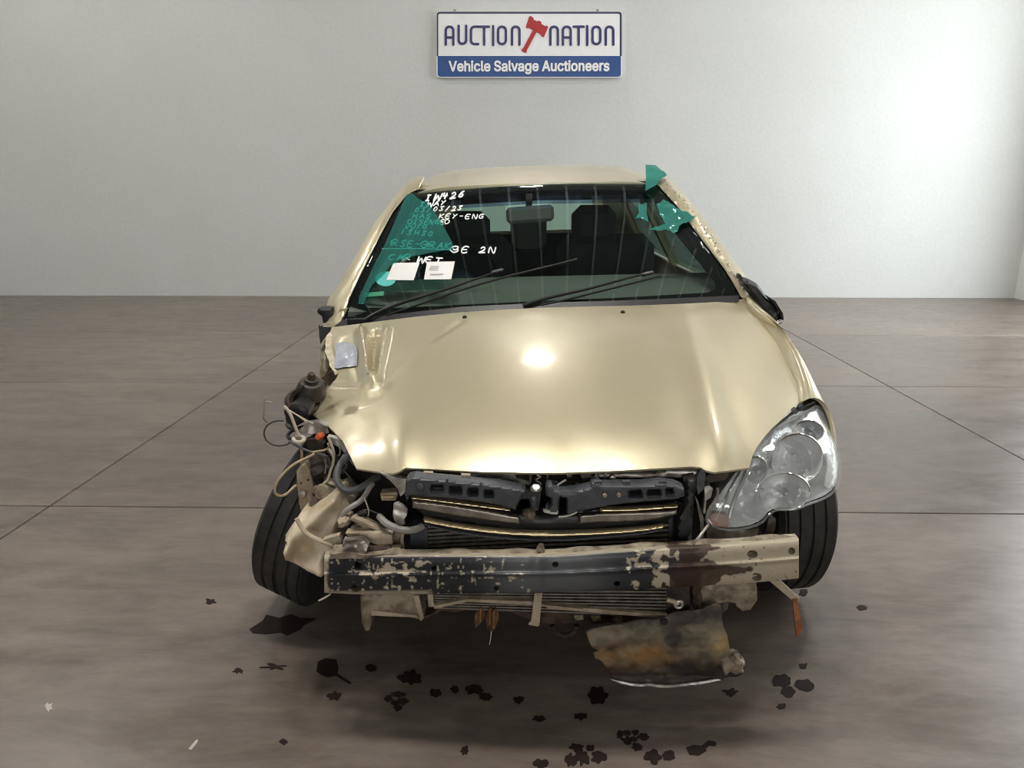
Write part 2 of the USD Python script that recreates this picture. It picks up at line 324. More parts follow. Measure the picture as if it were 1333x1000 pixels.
def sign_letters():
    def U(x0, x1, up):                                          # an arch or a cup
        r = 24
        a = [(x0, 298), (x0, 178 + r)] + [(x0 + r - r * math.cos(t), 178 + r - r * math.sin(t)) for t in np.linspace(0, math.pi / 2, 6)] + [(x1 - r + r * math.sin(t), 178 + r - r * math.cos(t)) for t in np.linspace(0, math.pi / 2, 6)] + [(x1, 298)]
        return a if not up else [(x, 470 - y) for x, y in a]
    def O(x0, x1): return list(rrect(x0, 178, x1, 294, 24).exterior.coords)
    def C(x0, x1): return [(x1, 178)] + [(x0 + 24 - 24 * math.sin(t), 202 - 24 * math.cos(t)) for t in np.linspace(0, math.pi / 2, 6)] + [(x0 + 24 - 24 * math.cos(t), 270 + 24 * math.sin(t)) for t in np.linspace(0, math.pi / 2, 6)] + [(x1, 294)]
    L = [('A', [U(104, 154, 0), [(104, 250), (154, 250)]]), ('U', [U(190, 240, 1)]), ('C', [C(272, 320)]), ('T', [[(328, 178), (392, 178)], [(360, 178), (360, 298)]]), ('I', [[(420, 174), (420, 300)]]), ('O', [O(453, 505)]), ('N', [U(546, 596, 0)]),
         ('N', [U(802, 852, 0)]), ('A', [U(886, 938, 0), [(886, 250), (938, 250)]]), ('T', [[(958, 178), (1024, 178)], [(991, 178), (991, 298)]]), ('I', [[(1048, 174), (1048, 300)]]), ('O', [O(1083, 1135)]), ('N', [U(1172, 1222, 0)])]
    for ch, strokes in L:
        g = unary_union([LineString(cr('S', s)).buffer(8.2 / 5.127, quad_segs=3) for s in strokes])
        obj('letter', plate(g, Sp(.006), .008), M_navy, sg, smooth=False)
sign_letters()
gv = unary_union([Polygon(cr('S', q)) for q in ([(672, 108), (690, 122), (686, 130), (716, 146), (722, 138), (742, 148), (740, 160), (768, 176), (775, 172), (786, 180), (758, 246), (740, 238), (742, 230), (658, 184), (650, 188), (640, 178), (662, 112)], [(690, 196), (712, 208), (646, 330), (640, 352), (616, 344), (612, 330), (622, 322)])])
obj('gavel_emblem', plate(gv.buffer(.3), Sp(.007), .009), M_red, sg, 'red gavel', smooth=False)
tm = meshkit.text_mesh('Vehicle Salvage Auctioneers', 1.0, .004, bold=True)
top = [Polygon(tm.vertices[f][:, :2]) for f, n in zip(tm.faces, tm.face_normals) if n[2] > .9]
g = unary_union([t.buffer(1e-4) for t in top]).buffer(.022)
tm = join([trimesh.creation.extrude_polygon(q, .004, engine='earcut') for q in getattr(g, 'geoms', [g])])
b0, b1 = tm.bounds; a0, a1 = P(584.3, 92.6, SY), P(793.2, 92.6, SY)
k = (a1[0] - a0[0]) / (b1[0] - b0[0]); capz = (P(600, 79.8, SY)[2] - a0[2])
v = tm.vertices; tm.vertices = np.stack([a0[0] + (v[:, 0] - b0[0]) * k, SY - .004 - v[:, 2], a0[2] + v[:, 1] * capz], -1); tm.fix_normals()
obj('lettering', tm, M_signw, sg, 'white bold lettering', smooth=False)
for x in (592, 778):
    obj('hanger', cbox((.03, .02, .04), P(x, 14.5, SY + .02), .004), M_lampbody, sg, smooth=False)

# ------------------------------------------------------------------ wet spots on the concrete
M_wet = mat('dark_oil', (.020, .0125, .011), .6, spec=.15)
M_damp = mat('damp_film', (.03, .022, .02), .35)
def blob(px, py, rx, ry, seed, jag=.3, z=.0015):
    rng = np.random.RandomState(seed); n = 30; ph = rng.rand(6) * 6.28; am = rng.rand(6)
    a = np.arange(n) * 2 * math.pi / n
    r = 1 + jag * sum(am[k] * np.sin((k + 2) * a + ph[k]) for k in range(6)) / 2.2
    c = Polygon([(px + rx * q * math.cos(t), py + ry * q * math.sin(t)) for q, t in zip(np.maximum(r, .25), a)]).buffer(0)
    c = max(getattr(c, 'geoms', [c]), key=lambda g: g.area)
    return flat(c, z)
def flat(poly, z=.0015):
    out = []
    for g in polys(poly):
        v, f = tri_poly(g); top = PZ(v[:, 0], v[:, 1], z); bot = top.copy(); bot[:, 2] = .0002; out.append(thicken(top, f, bot))
    return join(out)
SPOTS = [
    ('large dark oil splash on the concrete left of the car, beside the left front tyre', flat(Polygon(cr('L', [(655, 160), (690, 138), (700, 122), (735, 130), (765, 120), (790, 130), (832, 132), (800, 148), (790, 160), (755, 176), (740, 168), (700, 172), (665, 170)])))),
    ('dark round oil blot with a thin trailing streak left of the car', flat(unary_union([Polygon(cr('L', [(832, 270), (836, 245), (855, 236), (885, 240), (890, 262), (886, 282), (860, 286), (846, 280)])), LineString(cr('L', [(884, 278), (905, 292), (920, 301)])).buffer(1.6)]))),
    ('spiky dark oil splat just in front of the blot with the streak', blob(435, 906, 9, 5, 3, .7)),
    ('small oval oil drop at the left edge of the shadow under the bumper', blob(483, 869.5, 7.5, 4.6, 4, .15)),
    ('square-ish dark oil blot with splashes around it, in front of the beam', blob(534, 882, 13, 9.5, 5, .45)),
    ('small oil drop right of the square-ish blot', blob(567, 902, 8, 5, 6)), ('tiny oil drop left of the twin blots in the middle foreground', blob(592, 897.5, 5, 5, 7)),
    ('left blot of the twin oil blots in the middle foreground', blob(617, 897.5, 12, 6, 8)), ('right blot of the twin oil blots in the middle foreground', blob(632, 907, 8.5, 5, 9)),
    ('small flat oil drop far to the left of the blots', blob(310, 873, 6, 3, 10, .5)), ('pair-shaped small oil drip between the far left drop and the streaked blot', blob(357, 868, 12, 3.2, 11, .8)),
    ('tiny lone oil drop in the left foreground', blob(369, 965.5, 4.5, 4, 12)), ('tiny oil drop on bare concrete left of the large splash', blob(274, 783, 7, 3, 13, .5)),
    ('tiny lone oil drop at the bottom edge, left of the middle', blob(605, 977, 5, 5.5, 14, .4)),
    ('tall irregular oil blot at the left end of the hanging splash shield shadow', blob(778, 905.5, 12.5, 11, 15, .3)),
    ('round oil drop in front of the car, middle of three small ones', blob(702, 935.5, 7.5, 4, 16)), ('small oil drop nearest the hanging splash shield, of three small ones', blob(756, 932.5, 8, 4.5, 17)),
    ('faint small oil drop leftmost of three small ones in front of the car', blob(675, 911, 7, 4.2, 18)),
    ('round oil blot in the foreground between the two paw-like prints and the tailed splat', blob(850, 985, 10, 9.5, 19, .3)), ('smaller oil blot beside the round foreground blot', blob(870.5, 983.5, 8.5, 6.5, 20, .2)),
    ('oil splat with a tail, rightmost of the foreground splats', flat(unary_union([Polygon(cr('N', [(462, 462), (480, 455), (510, 458), (515, 470), (495, 482), (470, 480)])), LineString(cr('N', [(508, 460), (520, 450), (534, 452)])).buffer(3)]))),
    ('dark oil blot cut by the bottom edge of the picture', blob(704, 994, 10, 6, 22)),
    ('upper left blot of the wet three-lobed oil spill right of the car', blob(1017.5, 886, 12.5, 8, 23, .2)), ('right blot of the wet three-lobed oil spill', blob(1047.5, 892, 13, 7.5, 24, .25)), ('lower blot of the wet three-lobed oil spill', blob(1026, 900.5, 9.5, 7, 25, .2)),
    ('small oil drop above the three-lobed spill', blob(1045.5, 867, 5, 3.6, 26, .5)), ('small oil drop below the three-lobed spill', blob(1017.5, 919.5, 5.5, 3.5, 27)),
    ('small oil drop at the right end of the hanging splash shield', blob(951.5, 901, 8, 4.5, 28, .4)), ('lone oval oil drop on the open floor right of the car', blob(1122, 791, 7, 3.2, 29, .15)),
    ('tiny oil drop beside the right front tyre', blob(1046, 771, 6, 4, 30, .3)),
]
for lab, me in SPOTS: obj('oil_spot', me, M_wet, None, lab, smooth=False, cat='oil spot', group='oil spots on the concrete')
for lab, k, c, spots in (('paw-like print of five wet oil spots, left one of two in the foreground', 'N', (200, 480), [(180, 462, 17, 10), (215, 463, 11, 8), (165, 494, 15, 17), (195, 488, 17, 18), (237, 486, 20, 15)]),
                         ('paw-like print of small wet oil spots, right one of two in the foreground', 'N', (322, 440), [(292, 428, 9, 10), (310, 424, 9, 7), (331, 423, 9, 7), (352, 434, 14, 9), (310, 444, 12, 10), (327, 440, 9, 7), (336, 460, 14, 9)]),
                         ('cracked-looking cluster of oil spots in front of the bumper beam', 'L', (1045, 348), [(1022, 342, 12, 8), (1048, 331, 20, 7), (1058, 349, 16, 9), (1046, 366, 12, 8), (1036, 353, 9, 6)])):
    x, y = cr(k, [c])[0]; t = thing('oil_print', lab, 'oil print', PZ(x, y, 0), 'oil prints on the concrete'); s = CROP[k][2]
    for i, (a, b, rx, ry) in enumerate(spots):
        q = cr(k, [(a, b)])[0]; obj('oil_drop', blob(q[0], q[1], rx / s, ry / s, 60 + i + int(x), .3), M_wet, t, smooth=False)
M_splash = mat('white_splash', (.5, .47, .42), .7)
obj('paint_splash', flat(Polygon(cr('L', [(118, 360), (126, 352), (128, 358), (138, 354), (134, 364), (140, 370), (131, 370), (128, 377), (122, 370)]))), M_splash, None, 'white star-shaped paint splash on the floor in the left foreground', smooth=False, cat='paint splash')
obj('paint_scrape', flat(Polygon(cr('L', [(496, 474), (514, 452), (521, 450), (519, 458), (503, 477)]))), M_splash, None, 'short pale paint scrape on the floor in the left foreground', smooth=False, cat='paint scrape')

# ------------------------------------------------------------------ materials of the car
M_paint = mat('champagne_paint', (.50, .44, .295), .38, .48, coat=.55, coat_rough=.13, col2=(.52, .46, .31), scale=5)
M_prim = mat('bare_primer', (.62, .55, .42), .5, 0, (.45, .37, .25), 30, bump=.4, bscale=90)
M_black = mat('black_plastic', (.014, .014, .015), .42, bump=.15, bscale=200)
M_dgrey = mat('dark_grey_plastic', (.040, .044, .052), .42, col2=(.065, .07, .08), scale=18, bump=.2, bscale=60)
M_gap = mat('sooty_black', (.006, .006, .006), .7)
M_rubber = mat('tyre_rubber', (.014, .0135, .013), .66, col2=(.030, .027, .025), scale=14, bump=.25, bscale=120)
M_trim = mat('rubber_seal', (.005, .005, .005), .7, spec=.1)
M_steel = mat('bare_steel', (.42, .40, .37), .38, .75, (.26, .22, .19), 22, bump=.3)
M_alu = mat('aluminium', (.55, .54, .51), .4, .7, (.34, .32, .29), 26, bump=.3)
M_chrome = mat('chrome', (.78, .77, .75), .10, 1)
M_gold = mat('golden_trim', (.80, .68, .42), .2, .8)
M_smoke = mat('smoked_chrome', (.34, .32, .29), .25, .85, (.20, .185, .165), 14, bump=.1, bscale=30)
M_rust = mat('rusty_steel', (.085, .048, .032), .75, .1, (.032, .021, .016), 34, bump=.7, bscale=80)
M_orange = mat('fresh_rust', (.36, .13, .045), .75, 0, (.22, .07, .03), 40, bump=.5)
M_beige = mat('dusty_beige_metal', (.46, .39, .285), .5, .1, (.30, .24, .165), 24, bump=.35, bscale=45)
M_beige2 = mat('muddy_beige_metal', (.34, .285, .20), .6, .05, (.15, .115, .08), 30, bump=.45, bscale=60)
M_tank = mat('tank_plastic', (.70, .60, .45), .35, 0, (.52, .41, .27), 11, bump=.2, bscale=30, subsurface_weight=0)
M_hose = mat('grey_rubber_hose', (.085, .088, .092), .5, bump=.2); M_hose2 = mat('pale_dusty_hose', (.30, .285, .26), .55)
M_wirew = mat('pale_wire', (.52, .46, .37), .5); M_wireg = mat('golden_wire', (.42, .32, .19), .45); M_wireb = mat('dark_wire', (.04, .036, .034), .5)
M_red = mat('orange_connector', (.55, .10, .035), .45)
M_darkmetal = mat('dark_greasy_metal', (.035, .031, .028), .5, .4, (.075, .06, .05), 20, bump=.5)
M_core = mat('radiator_core', (.025, .024, .023), .7); M_fin = mat('radiator_tube', (.24, .22, .195), .45, .5, (.16, .14, .12), 40)
M_seat = mat('seat_fabric', (.030, .033, .032), .85, bump=.3, bscale=300); M_dash = mat('dashboard', (.12, .13, .115), .85, spec=.1)
M_inner = mat('interior_trim', (.13, .14, .135), .7); M_dinner = mat('dark_interior_trim', (.025, .027, .027), .7)
M_glass = pane_mat('windscreen_glass', (.88, .93, .905), ior=1.46); M_sglass = pane_mat('side_glass', (.72, .84, .79), ior=1.5)
M_shade = pane_mat('shade_band', (.60, .66, .80), ior=1.02); M_tintglass = pane_mat('tinted_side_glass', (.40, .47, .45), ior=1.5)
M_film = pane_mat('teal_film', (.40, .82, .77), (.8, 1, .97), ior=1.5, rough=.08, haze=(.13, (.16, .50, .46)))
M_film2 = pane_mat('teal_film_dense', (.10, .50, .42), (.55, .9, .82), ior=1.5, rough=.12, extra=.03, haze=(.42, (.09, .40, .34)))
M_lens = pane_mat('lamp_lens', (.97, .98, .98), ior=1.5, rough=.05, extra=.03, haze=(.05, (.80, .83, .85)))
M_white_ink = mat('white_marker', (.82, .84, .83), .6); M_paper = mat('white_label', (.84, .82, .81), .6); M_print = mat('grey_print', (.42, .40, .40), .6)
M_teal = mat('teal_sticker', (.10, .52, .47), .5); M_green = mat('green_sticker', (.02, .24, .12), .5)
M_foil = mat('silver_film', (.50, .53, .60), .22, .25, (.40, .43, .50), 20, bump=.5, bscale=40)
M_leaf = mat('dry_leaf', (.26, .135, .06), .65, 0, (.17, .08, .035), 30, bump=.4)
M_amber = mat('brown_indicator', (.25, .13, .10), .3)
M_tint = tint_mat('worn_paint', .42, .15, .25, 70); M_mud = tint_mat('muddy_sheet', .62, 0, .6, 55)

# ------------------------------------------------------------------ the car: body
cx = lambda y: .09 - .0245 * (np.asarray(y, float) - 1.575)
ROLL = .036
car = thing('wrecked_hatchback', 'champagne gold hatchback with its front end smashed, parked before the grey wall', 'car', (float(cx(3.2)), 3.2, 0))
def part(name, mesh, m, parent=None, label=None, **k): return obj(name, mesh, m, parent or car, label, **k)
Z0 = CubicSpline([1.40, 1.55, 1.66, 1.75, 1.85, 2.0, 2.18, 2.4, 2.62, 3.0], [.475, .608, .692, .743, .782, .829, .8755, .919, .9505, .988])
KK = PchipInterpolator([1.4, 1.68, 2.15, 2.75, 3.1], [.22, .19, .146, .06, .05])
def hood_base(x, y):
    u = x - cx(y); yy = np.clip(y, 1.4, 3.0)
    z = Z0(yy) - KK(yy) * np.abs(u / .78) ** 2.4 + ROLL * u
    for s in (-1, 1):
        r = u - s * (.40 + .10 * (yy - 1.7)); z = z + .011 * np.exp(-(r / .045) ** 2) * np.clip((yy - 1.6) / .1, 0, 1) * (1 if s > 0 else np.clip((2.0 - yy) / .2, 0, 1))
    return z
S_hood0 = S_height(hood_base, 1.45, 3.0)
DENTS = []
for a, b, amp, w, kind in [((470, 434), (481, 506), .034, .030, 'v'), ((503, 430), (488, 508), .024, .026, 'v'), ((487, 430), (484, 500), -.030, .022, 'v'), ((486, 510), (618, 412), -.16, .17, 'k'), ((512, 616), (482, 512), .05, .14, 'k'), ((486, 509), (600, 418), -.006, .03, 'v'),
                           ((400, 513), (478, 513), .026, .075, 'v'), 
                           ((440, 445), (462, 490), -.012, .035, 'g'), ((540, 470), (560, 450), .004, .08, 'g'), ((738, 560), (760, 612), -.003, .05, 'g')]:
    q = S_hood0(np.array([a[0], b[0]], float), np.array([a[1], b[1]], float))[:, :2]; DENTS.append((q[0], q[1], amp, w, kind))
def hood_z(x, y):
    z = hood_base(x, y)
    for a, b, amp, w, kind in DENTS:
        d = b - a
        if kind == 'k':                                        # a fold: the left side of the line tilts, fading out w away
            L = np.hypot(*d); h = (d[0] * (y - a[1]) - d[1] * (x - a[0])) / L; l = ((x - a[0]) * d[0] + (y - a[1]) * d[1]) / L
            hh = np.maximum(h, 0); z = z + amp * hh * np.exp(-(hh / w) ** 2) * np.clip((l + .04) / .08, 0, 1) * np.clip((L - l + .02) / (.5 * L), 0, 1); continue
        t = np.clip(((x - a[0]) * d[0] + (y - a[1]) * d[1]) / (d @ d), 0, 1)
        r = np.hypot(x - a[0] - t * d[0], y - a[1] - t * d[1])
        z = z + amp * (np.exp(-(r / w) ** 2) if kind == 'g' else np.maximum(0, 1 - r / w) ** 1.3)
    u = x - cx(y)
    return z + .010 * np.clip((-.36 - u) / .2, 0, 1) * (meshkit.fbm(np.stack([x * 9, y * 9, 0 * x], -1), 2, 5) - .5) * .7
S_hood = S_height(hood_z, 1.45, 3.0)
HOOD = [(432, 426), (480, 420), (540, 412.5), (600, 406.5), (660, 402.8), (708, 400.5), (765, 399), (820, 398), (890, 395.5), (955, 392), (966, 391), (980, 403), (998, 423), (1012, 446), (1023, 470), (1035, 495), (1041, 512), (1041, 526),
        (1020, 543), (1006, 556), (994, 570), (986, 581), (980, 592), (975, 609), (950, 612.5), (930, 615), (918, 612.5), (912, 608.5), (900, 607.5), (840, 611), (780, 614), (720, 616), (630, 614.5), (580, 612), (543, 610), (528, 609), (520, 614), (512, 616.5), (490, 614),
        (464, 610), (460, 602), (446, 574), (425.5, 553), (404, 537), (413, 523), (427, 506), (439.5, 490), (438, 477), (428, 459), (430, 447), (429, 434)]
hood = part('hood', plate(HOOD, S_hood, .005, sp=2.6, d=(0, .25, -1)), M_paint, label='dented gold hood with a deep fold at its far left edge', smooth=28)
for x, y in ((605, 413.5), (810.6, 407)):
    q = S_hood(np.array([float(x)]), np.array([float(y)]))[0]; part('washer_nozzle', lathe([(0, .006), (.006, .006), (.009, 0), (.006, -.004)], q, (0, -.3, 1), 10), M_gap, hood)
part('silver_film', plate(cr('J', [(400, 560), (430, 530), (560, 520), (700, 560), (730, 640), (720, 860), (640, 870), (530, 880), (430, 900), (390, 880), (400, 760), (420, 700)]), lambda a, b: S_hood(a, b) + [0, -.004, .004], .003, sp=2, rough=.006), M_foil, hood, 'silvery film stuck over the torn hood corner', smooth=True)
part('torn_edge', plate(cr('J', [(290, 400), (330, 360), (360, 400), (350, 600), (380, 700), (410, 860), (430, 980), (390, 940), (340, 830), (300, 690), (270, 620)]), lambda a, b: S_hood(a, b) + [0, -.012, .0], .02, sp=2, rough=.012, seed=3), M_prim, hood, 'torn pale edge of the hood')

# right fender (the one still on the car)
FEN = [((1041, 526), (1068, 520), 2.10), ((1041, 512), (1066, 514), 2.14), ((1035, 495), (1058, 497), 2.2), ((1023, 470), (1046, 470), 2.3), ((1012, 446), (1032, 446), 2.4), ((998, 423), (1013, 421), 2.52), ((980, 403), (993, 407), 2.62), ((966, 391), (977, 389), 2.75)]
rows = []
for a, b, Y in FEN:
    A = S_hood(np.array([a[0] + .8]), np.array([float(a[1])]))[0]; B = P(b[0], b[1], Y); c = float(cx(Y))
    arch = .30 + math.sqrt(max(.345 ** 2 - (Y - 2.36) ** 2, 0)) if abs(Y - 2.36) < .345 else .24
    C = np.array([c + .845, Y, .30 * arch + .70 * B[2] + .0]); D = np.array([c + .85, Y, arch])
    M = (A + B) / 2 + [.008, 0, .012]
    rows.append(curve([A, M, B + [-.002, 0, .0], C, D], 5))
rows = np.array(rows); dense = CubicSpline(np.arange(len(rows)), rows)(np.linspace(0, len(rows) - 1, 36))
part('fender', grid(dense, .012, (-1, 0, -.2)), M_paint, label='gold front fender behind the headlamp', smooth=40)

# windscreen, pillars, roof
def ws_z(x, y):
    u = x - cx(y); q = (u / .75) ** 2; s0 = y - 2.66; s = s0 - .13 * q * (1 - .45 * np.clip(s0 / .7, 0, 1))
    return .945 + .865 * s - .33 * s * s - .035 * q + ROLL * u
S_ws = S_height(ws_z, 2.45, 3.75)
off = lambda d: (lambda a, b: S_ws(a, b) + np.array([0, -d * .6, d]))
GLASS = [(450, 417), (458, 389), (472, 359), (496, 311), (515, 275), (532, 254), (538, 250), (620, 243), (700, 238.5), (780, 237.5), (850, 238), (876, 266), (907, 307), (940, 350), (962, 386), (960, 393), (820, 400), (708, 403), (600, 409), (480, 422), (455, 424)]
INNER = [(469, 390), (471, 383), (500, 328), (541, 262), (550, 257), (620, 250.5), (700, 246), (780, 245), (836, 246), (846, 252), (878, 300), (931, 364), (932, 374), (922, 379), (802, 386), (700, 390), (600, 395), (520, 399), (478, 399)]
INNER = list(Polygon(INNER).buffer(-3).buffer(3).exterior.coords)[:-1]
ws = part('windscreen', plate(GLASS, S_ws, .005, sp=9, d=(0, .6, -.8)), M_glass, smooth=True)
part('black_border', plate(Polygon(GLASS).buffer(4), off(-.006), .003, sp=9, holes=[INNER], d=(0, .6, -.8)), M_trim, ws, smooth=40)
SH = Polygon(INNER).intersection(Polygon([(400, 200), (1000, 200), (1000, 254), (860, 258), (700, 260), (560, 268), (400, 285)]))
for k in (0, 5, 9): part('shade_band', plate(affinity.translate(Polygon(INNER), 0, 0).intersection(Polygon([(400, 200), (1000, 200), (1000, 246 + k), (860, 250 + k), (700, 252 + k), (560, 260 + k), (400, 277 + k)])), off(-.010 - k * .0004), .0006, sp=9, d=(0, .6, -.8)), M_shade, ws, 'blue shade band along the top', smooth=True)
part('windscreen_pillar', plate([(429, 428), (431, 416), (436, 392), (448, 375), (472, 334), (496, 291), (530, 246), (538, 238), (547, 231), (555, 231), (548, 247), (537, 252), (531, 256), (514, 277), (495, 312), (471, 360), (457, 390), (448, 418), (445, 428)], off(.006), .05, sp=4, puff=.014, pw=5, rough=.003, d=(-.6, .75, -.1)), M_paint, label='gold windscreen pillar on the left')
rp = part('windscreen_pillar', plate([(850, 238), (876, 266), (907, 307), (940, 350), (962, 388), (972, 393), (990, 408), (981, 392), (965, 366), (945, 338), (924, 307), (899, 272), (866, 235), (859, 229), (852, 232)], off(.006), .05, sp=3, puff=.014, pw=4, rough=.004, d=(.6, .75, -.1)), M_paint, label='gold windscreen pillar on the right')
rng = np.random.RandomState(4); cr_ = []
for k in range(60):
    t = rng.rand(); x = np.interp(t, [0, .3, .55, .75, 1], [868, 901, 926, 946, 980]); y = np.interp(t, [0, .3, .55, .75, 1], [236, 272, 307, 338, 390]); q = off(.008)(np.array([x - 4 + rng.randn() * 1.4]), np.array([y + rng.randn()]))[0]
    cr_.append(cbox(rng.uniform(.004, .010, 3), q, .002, rot(rng.randn(3), rng.rand() * 180)))
M_crumb = mat('glass_crumbs', (.75, .72, .65), .15, coat=1)
part('glass_crumb', cr_, M_crumb, rp, 'broken glass crumbs along the pillar', kind='stuff')
ZR = CubicSpline([3.1, 3.36, 3.6, 4.0, 4.2, 4.6, 5.0, 5.3], [1.33, 1.388, 1.43, 1.473, 1.484, 1.482, 1.45, 1.40]); HR = PchipInterpolator([3.1, 3.4, 4.2, 5.3], [.545, .56, .565, .50])
def roof_z(x, y): u = x - cx(y); return ZR(y) - .016 * (u / .55) ** 2 - .055 * np.abs(u / .60) ** 8 + ROLL * .8 * u
rr = []
for s in np.linspace(0, 1, 26):
    row = []
    for q in np.linspace(-1, 1, 33):
        y0 = 3.352 + .035 * q * q; y = y0 + (5.25 - y0) * s; x = float(cx(y)) + q * float(HR(y)); row.append((x, y, float(roof_z(x, y))))
    rr.append(row)
part('roof', grid(rr, .02, (0, 0, -1)), M_paint, label='gold roof panel')
part('roof_lining', grid(np.array(rr) * [1, 1, 1] - [0, 0, .035], .01, (0, 0, -1)), M_inner)
part('cowl_panel', plate([(436, 427), (480, 424), (600, 411), (708, 406), (820, 403), (958, 397), (962, 387), (830, 393), (700, 397), (600, 402), (500, 413), (446, 419)], off(.008), .03, sp=8, d=(0, .3, -1)), M_black)

# sides: doors, windows, quarters
def hw(z, y):
    w = np.interp(z, [.15, .3, .45, .70, .85, .95, 1.36, 1.45], [.79, .82, .838, .845, .82, .775, .555, .50])
    return w * (1 - .14 * np.clip((y - 4.7) / .95, 0, 1.2) ** 2)
def side_sheet(poly, s, th=.03, sp=.07, out=0):
    ms = []
    for g in polys(poly):
        v, f = tri_poly(g, sp); w = hw(v[:, 1], v[:, 0]) + out
        fr = np.stack([cx(v[:, 0]) + s * w, v[:, 0], v[:, 1] + ROLL * s * w * .7], -1); bk = fr - [s * th, 0, 0]; ms.append(thicken(fr, f, bk))
    return join(ms)
ARCH = Point(4.96, .30).buffer(.345)
SIDE = dict(front_door=[(2.78, .26), (2.80, .93), (3.88, .95), (3.86, .26)], rear_door=[(3.875, .26), (3.895, .95), (4.72, .97), (4.62, .60), (4.60, .26)])
for s in (-1, 1):
    side = 'left' if s < 0 else 'right'
    for nm, q in SIDE.items():
        d = part(nm, side_sheet(Polygon(q), s), M_paint)
        y = 3.72 if nm == 'front_door' else 4.52
        part('door_handle', tube([(float(cx(y)) + s * .85, y - .09, .82 + ROLL * s * .55), (float(cx(y)) + s * .872, y, .82 + ROLL * s * .55), (float(cx(y)) + s * .85, y + .09, .82 + ROLL * s * .55)], .012), M_paint, d)
    part('sill', side_sheet(Polygon([(2.76, .17), (2.76, .255), (4.60, .255), (4.62, .17)]), s, .06), M_paint)
    part('rear_quarter', side_sheet(Polygon([(4.61, .24), (4.63, .60), (4.73, .97), (5.32, 1.00), (5.55, .90), (5.66, .6), (5.66, .24)]).difference(ARCH), s), M_paint)
    part('side_window', side_sheet(Polygon([(3.05, .955), (3.54, 1.33), (3.86, 1.36), (3.87, .965)]), s, .006, out=-.012), M_tintglass)
    part('side_window', side_sheet(Polygon([(3.93, .97), (3.92, 1.36), (4.60, 1.35), (4.74, .99)]), s, .006, out=-.012), M_tintglass)
    part('door_frame', side_sheet(Polygon([(2.93, .935), (3.50, 1.39), (3.9, 1.425), (4.9, 1.40), (5.3, 1.30), (5.42, 1.0), (4.72, .96)]).difference(Polygon([(3.06, .955), (3.55, 1.335), (3.86, 1.365), (3.87, .96)])).difference(Polygon([(3.93, .965), (3.92, 1.365), (4.62, 1.355), (4.76, .985)])), s, .04), M_paint)
M_tail = mat('tail_lamp_red', (.35, .01, .01), .15)
def xs_y(pts, y, th):                                          # a plate across the car given in (offset from the centre line, z)
    out = []
    for g in polys(pts):
        v, f = tri_poly(g); fr = np.stack([float(cx(y)) + v[:, 0], np.full(len(v), y), v[:, 1] + ROLL * .7 * v[:, 0]], -1); out.append(thicken(fr, f, fr + [0, th, 0]))
    return join(out)
RW = [(-.52, 1.07), (-.46, 1.31), (.46, 1.31), (.52, 1.07)]
tg = part('tailgate', xs_y(Polygon([(-.66, .50), (-.68, 1.0), (-.52, 1.36), (.52, 1.36), (.68, 1.0), (.66, .50)]).difference(Polygon(RW)), 5.36, .06), M_paint)
part('rear_window', xs_y(Polygon(RW).buffer(.01), 5.38, .006), M_sglass, tg); part('tailgate_lining', xs_y(Polygon([(-.6, .5), (-.62, 1.05), (.62, 1.05), (.6, .5)]), 5.33, .02), M_dinner, tg)
part('rear_bumper', cbox((1.5, .22, .34), (float(cx(5.6)), 5.56, .40), .06), M_paint)
for s in (-1, 1): part('tail_lamp', cbox((.14, .1, .28), (float(cx(5.5)) + s * .66, 5.50, .80), .03), M_tail)

# wheels
def tyre(c, ax):
    pr = [(.185, -.08), (.20, -.094), (.245, -.103), (.28, -.098), (.297, -.084)]
    for a, b in ((-.078, -.046), (-.038, -.006), (.006, .038), (.046, .078)): pr += [(.298, a - .001), (.305, a + .002), (.3055, (a + b) / 2), (.305, b - .002), (.296, b + .001)]
    pr += [(.297, .084), (.28, .098), (.245, .103), (.20, .094), (.185, .08), (.185, -.08)]
    return lathe(pr, c, ax, 56)
def rim(c, ax): return lathe([(0, .03), (.05, .035), (.06, .02), (.10, .015), (.16, .04), (.175, .075), (.192, .085), (.192, .075), (.18, .0), (.18, -.075), (.19, -.085), (.186, -.09), (.17, -.07), (.165, 0), (.08, -.01), (0, -.01)], c, ax, 32)
def brake(c, ax): ax = np.array(ax) / np.linalg.norm(ax); return lathe([(0, .01), (.13, .01), (.13, -.012), (.07, -.012), (.06, -.05), (0, -.05)], np.array(c) - ax * .05, ax, 28)
WH = [(( -.662, 2.25, .315), (-1, .24, .36), 'front tyre on the left, splayed outwards'), ((.855, 2.39, .305), (1, .13, .02), 'front tyre on the right, under the headlamp'), ((float(cx(4.96)) - .735, 4.96, .305), (-1, 0, 0), None), ((float(cx(4.96)) + .735, 4.96, .305), (1, 0, 0), None)]
for c, ax, lab in WH:
    w = part('wheel', rim(c, ax), M_darkmetal, label=None); part('tyre', tyre(c, ax), M_rubber, w, lab, smooth=30); part('brake_disc', brake(c, ax), M_rust, w)

